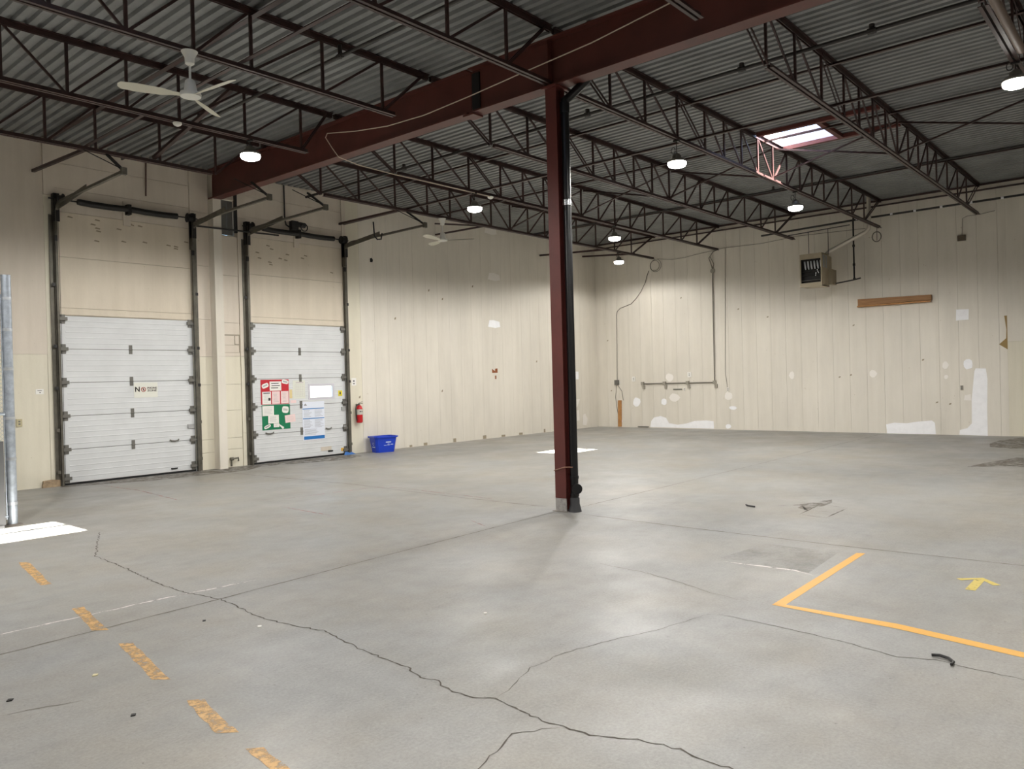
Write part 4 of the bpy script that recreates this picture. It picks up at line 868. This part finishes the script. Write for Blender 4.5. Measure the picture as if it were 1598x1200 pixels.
# ------------------------------------------------------------------ chain-link fence at the left edge
fc = thing('chain_link_fence', 'galvanised chain-link fence end with its round post at the left edge', 'fence', (3.37, 11.4, 0))
build('post', MB().tube([(3.37, 11.42, 0), (3.37, 11.42, 3.2)], .057, 18), M_GALV, fc)
build('post_base', MB().lathe((3.37, 11.42, 0), [(.12, 0), (.11, .012), (.06, .02)], 16), mat('grout', (120, 112, 104), .9), fc)
for z in (.28, .85, 1.37, 2.0, 2.5, 2.9): build('band', MB().tube([(3.37, 11.42, z-.018), (3.37, 11.42, z+.018)], .061, 18), mat('band_steel', (200, 205, 210), .3, .8), fc)
for z in (2.90, 1.43, .12): build('rail', MB().tube([(.4, 11.42, z), (3.33, 11.42, z)], .02, 10), M_GALV, fc)
mb = MB(); s_ = .05; zz0, zz1 = .08, 2.95
i = -70
def wire(xa, za, xb, zb):
    mb.bar((xa, 11.415, za), (xb, 11.425, zb), .0028, .0028)
nx = int((3.31-.45)/s_)
for k in range(-int((zz1-zz0)/s_), nx+1):
    # rising wires and falling wires clipped to the panel
    for sg_ in (1, -1):
        x_a = .45+k*s_; t0 = 0; h = zz1-zz0
        xa, xb = x_a, x_a+h
        ca, cb = max(xa, .45), min(xb, 3.31)
        if cb-ca < .02: continue
        if sg_ == 1: wire(ca, zz0+(ca-xa), cb, zz0+(cb-xa))
        else: wire(ca, zz1-(ca-xa), cb, zz1-(cb-xa))
build('wire_mesh', mb, M_GALV, fc, kind='stuff')
build('tension_bar', MB().box((3.30, 11.41, .08), (3.31, 11.43, 2.95)), M_GALV, fc)
single('metal_screen', MB().box((2.5, 11.24, .04), (3.24, 11.30, 1.09)).box((2.52, 11.22, .0), (2.6, 11.32, .04)).box((3.14, 11.22, .0), (3.22, 11.32, .04)), mat('dark_panel', (74, 74, 76), .5), 'dark grey steel panel standing at the fence, at the left edge', 'panel')

# ------------------------------------------------------------------ things on the far wall
xw = XB
cd1 = thing('surface_conduit', 'grey conduit with a drop and a row of socket boxes on the far wall', 'conduit', (xw, 11, 1.4))
build('vertical_run', MB().tube([(xw-.03, 10.94, 5.0), (xw-.03, 10.97, 4.5), (xw-.03, 10.98, 1.46)], .016, 8), M_CABLE, cd1)
build('horizontal_run', MB().tube([(xw-.03, 13.55, 1.44), (xw-.03, 10.98, 1.44)], .018, 8), M_CABLE, cd1)
for y in (13.53, 12.72, 11.90, 10.98): build('socket_box', MB().box((xw-.06, y-.05, 1.40), (xw-.001, y+.05, 1.50)).box((xw-.05, y-.085, 1.27), (xw-.001, y-.005, 1.39)), mat('box_grey', (164, 158, 146), .5, .3), cd1)
build('junction_box', MB().lathe((xw-.05, 10.96, 4.85), [(.07, 0), (.07, .04)], 12, 'x'), MATS['box_grey'], cd1)
build('loose_cable', MB().tube([(xw-.05, 10.72, 5.5), (xw-.05, 10.93, 5.42), (xw-.05, 11.06, 5.25), (xw-.05, 10.98, 5.02), (xw-.04, 10.96, 4.9)], .011, 6).tube([(xw-.05, 10.9, 5.45), (xw-.05, 11.02, 5.3), (xw-.05, 10.9, 5.05), (xw-.04, 10.96, 4.9)], .009, 6), M_CABLE, cd1)
cl1 = thing('wall_cable', 'thin grey cable with coiled loop running down to a box near the corner', 'cable', (xw, 14.4, 1.4))
build('cable', MB().tube([(xw-.02, y, z) for y, z in ((13.2,5.1),(13.27,4.95),(13.33,4.75),(13.51,4.46),(13.7,4.25),(13.89,4.09),(14.15,4.02),(14.32,3.98),(14.45,3.88),(14.48,3.75),(14.49,2.8),(14.52,1.56))], .011, 6), M_CABLE, cl1)
for dr, dy in ((.20, 0), (.17, .04)):
    build('coil', MB().tube([(xw-.05, 12.92+dy+dr*math.cos(2*PI*k/20), 5.24+dr*math.sin(2*PI*k/20)) for k in range(20)], .008, 5, closed=True), M_CABLE, cl1)
build('switch_box', MB().box((xw-.07, 14.45, 1.42), (xw-.001, 14.60, 1.58)), M_HINGE, cl1)
build('drop_cable', MB().tube([(xw-.02, 14.54, 1.42), (xw-.02, 14.60, 1.0), (xw-.02, 14.54, .57), (xw-.02, 14.44, .1)], .008, 5).tube([(xw-.02, 14.5, 1.42), (xw-.02, 14.34, 1.2), (xw-.02, 14.30, .9)], .008, 5), M_CABLE, cl1)
single('wall_cable', MB().tube([(xw-.03, y, z) for y, z in ((12.86,5.45),(12.35,5.36),(11.9,5.37),(11.52,5.42),(10.58,5.50),(9.4,5.48),(8.34,5.55),(6.5,5.5))], .007, 5), M_CABLE, 'thin cable strung level along the top of the far wall', 'cable')
single('wall_cable', MB().tube([(xw-.01, y, z) for y, z in ((10.54,5.5),(10.60,3.02),(10.63,1.7),(10.57,1.25))], .006, 5), M_CABLE, 'thin grey cord hanging down the far wall right of the conduit', 'cord')
outlet('wall_outlet', 'white outlet high left of the conduit boxes', (xw, 13.88, 1.60), 'x', .12, .16, M_PAPER)
outlet('wall_outlet', 'white double outlet above the conduit boxes', (xw, 11.84, 1.70), 'x', .13, .16, M_PAPER)
outlet('wall_outlet', 'grey outlet right of the conduit boxes', (xw, 10.56, 1.22), 'x', .06, .12)
outlet('wall_outlet', 'small grey outlet beside the tall white plaster patch', (xw, 4.30, 1.19), 'x', .06, .12, mat('outlet_grey', (150, 144, 132), .5))
outlet('wall_outlet', 'small outlet under the conduit beside a black slot', (xw, 12.02, 1.24), 'x', .06, .1)
single('wall_slot', MB().box((xw-.015, 12.11, 1.225), (xw-.001, 12.42, 1.262)), M_HINGE, 'short dark grey bar on the far wall under the conduit', 'bar')
single('wall_cable', MB().tube([(xw-.02, y, z) for y, z in ((3.5,5.5),(3.81,5.46),(4.1,5.46),(4.2,5.42),(4.22,5.0))], .006, 5), M_CABLE, 'thin cable down to the small dark box on the far wall', 'cable')
single('junction_box', MB().box((xw-.06, 4.14, 4.86), (xw-.001, 4.32, 5.0)).box((xw-.066, 4.16, 4.88), (xw-.06, 4.30, 4.98)), mat('box_brown', (92, 80, 66), .6), 'small dark box high on the far wall right of the heater', 'junction box')
rc = thing('cord_reel', 'small coiled cord hanging from the joist right of the heater', 'cord', (21.9, 6.15, 5.2))
build('coil', MB().tube([(21.95, 6.15+.11*math.cos(2*PI*k/16), 5.2+.13*math.sin(2*PI*k/16)) for k in range(16)], .013, 6, closed=True), M_CABLE, rc); build('cord', MB().tube([(21.95, 6.14, ZB0+.002), (21.95, 6.145, 5.1)], .008, 5), M_CABLE, rc)
pk = thing('wood_beam', 'brown wooden beam fixed across the far wall', 'beam', (xw, 5.8, 3.4))
build('beam', MB().prism([(xw-.10, 6.72, 3.44), (xw-.10, 4.93, 3.45), (xw-.10, 4.93, 3.58), (xw-.10, 6.72, 3.61)], (.098, 0, 0)), M_WOOD, pk)
build('ledge', MB().box((xw-.11, 4.95, 3.40), (xw-.001, 6.74, 3.437)), M_STUD, pk)
single('wood_stud', MB().prism([(xw-.05, 14.51, .02), (xw-.05, 14.39, .02), (xw-.05, 14.37, .90), (xw-.05, 14.49, .90)], (.048, 0, 0)), M_STUD, 'upright wooden stud at the foot of the far wall near the corner', 'wood stud')
single('dark_strip', MB().box((xw-.03, 13.35, .02), (xw-.001, 13.75, .045)), M_HINGE, 'short dark strip at the foot of the far wall', 'strip')

# ------------------------------------------------------------------ small debris on the floor
single('black_stick', MB().tube([(5.07,1.17,.012),(5.085,1.13,.014),(5.07,1.08,.012),(5.02,1.045,.012),(4.97,1.045,.012)], .009, 6), M_BLACK, 'curved black strip lying on the floor at lower right', 'debris')
single('black_stick', MB().tube([(9.53,4.32,.012),(9.48,4.27,.012),(9.47,4.22,.012),(9.45,4.17,.012)], .010, 6), M_PRINTD, 'short dark stick on the floor right of the column', 'debris')
for x, y, mt, c in ((1.87, 4.96, mat('leaf_tan', (210, 200, 160), .8), 'pale chip near the yellow dashes'), (1.76, 4.19, M_BLACK, 'black crumb left of the yellow dashes'), (2.81, 5.45, M_BLACK, 'black crumb beside the big crack'), (2.98, 4.99, M_PAPER, 'white chip beside the big crack'), (1.42, 4.95, M_BLACK, 'black crumb near the left edge'), (4.15, 3.9, M_PAPER, 'white crumb in the middle of the floor')):
    s = .014+random.random()*.008
    single('floor_chip', MB().prism([(x-s, y-s*.4, 0), (x+s*.2, y-s, 0), (x+s, y+s*.3, 0), (x-s*.1, y+s, 0)], (0, 0, .005)), mt, 'tiny '+c, 'debris')
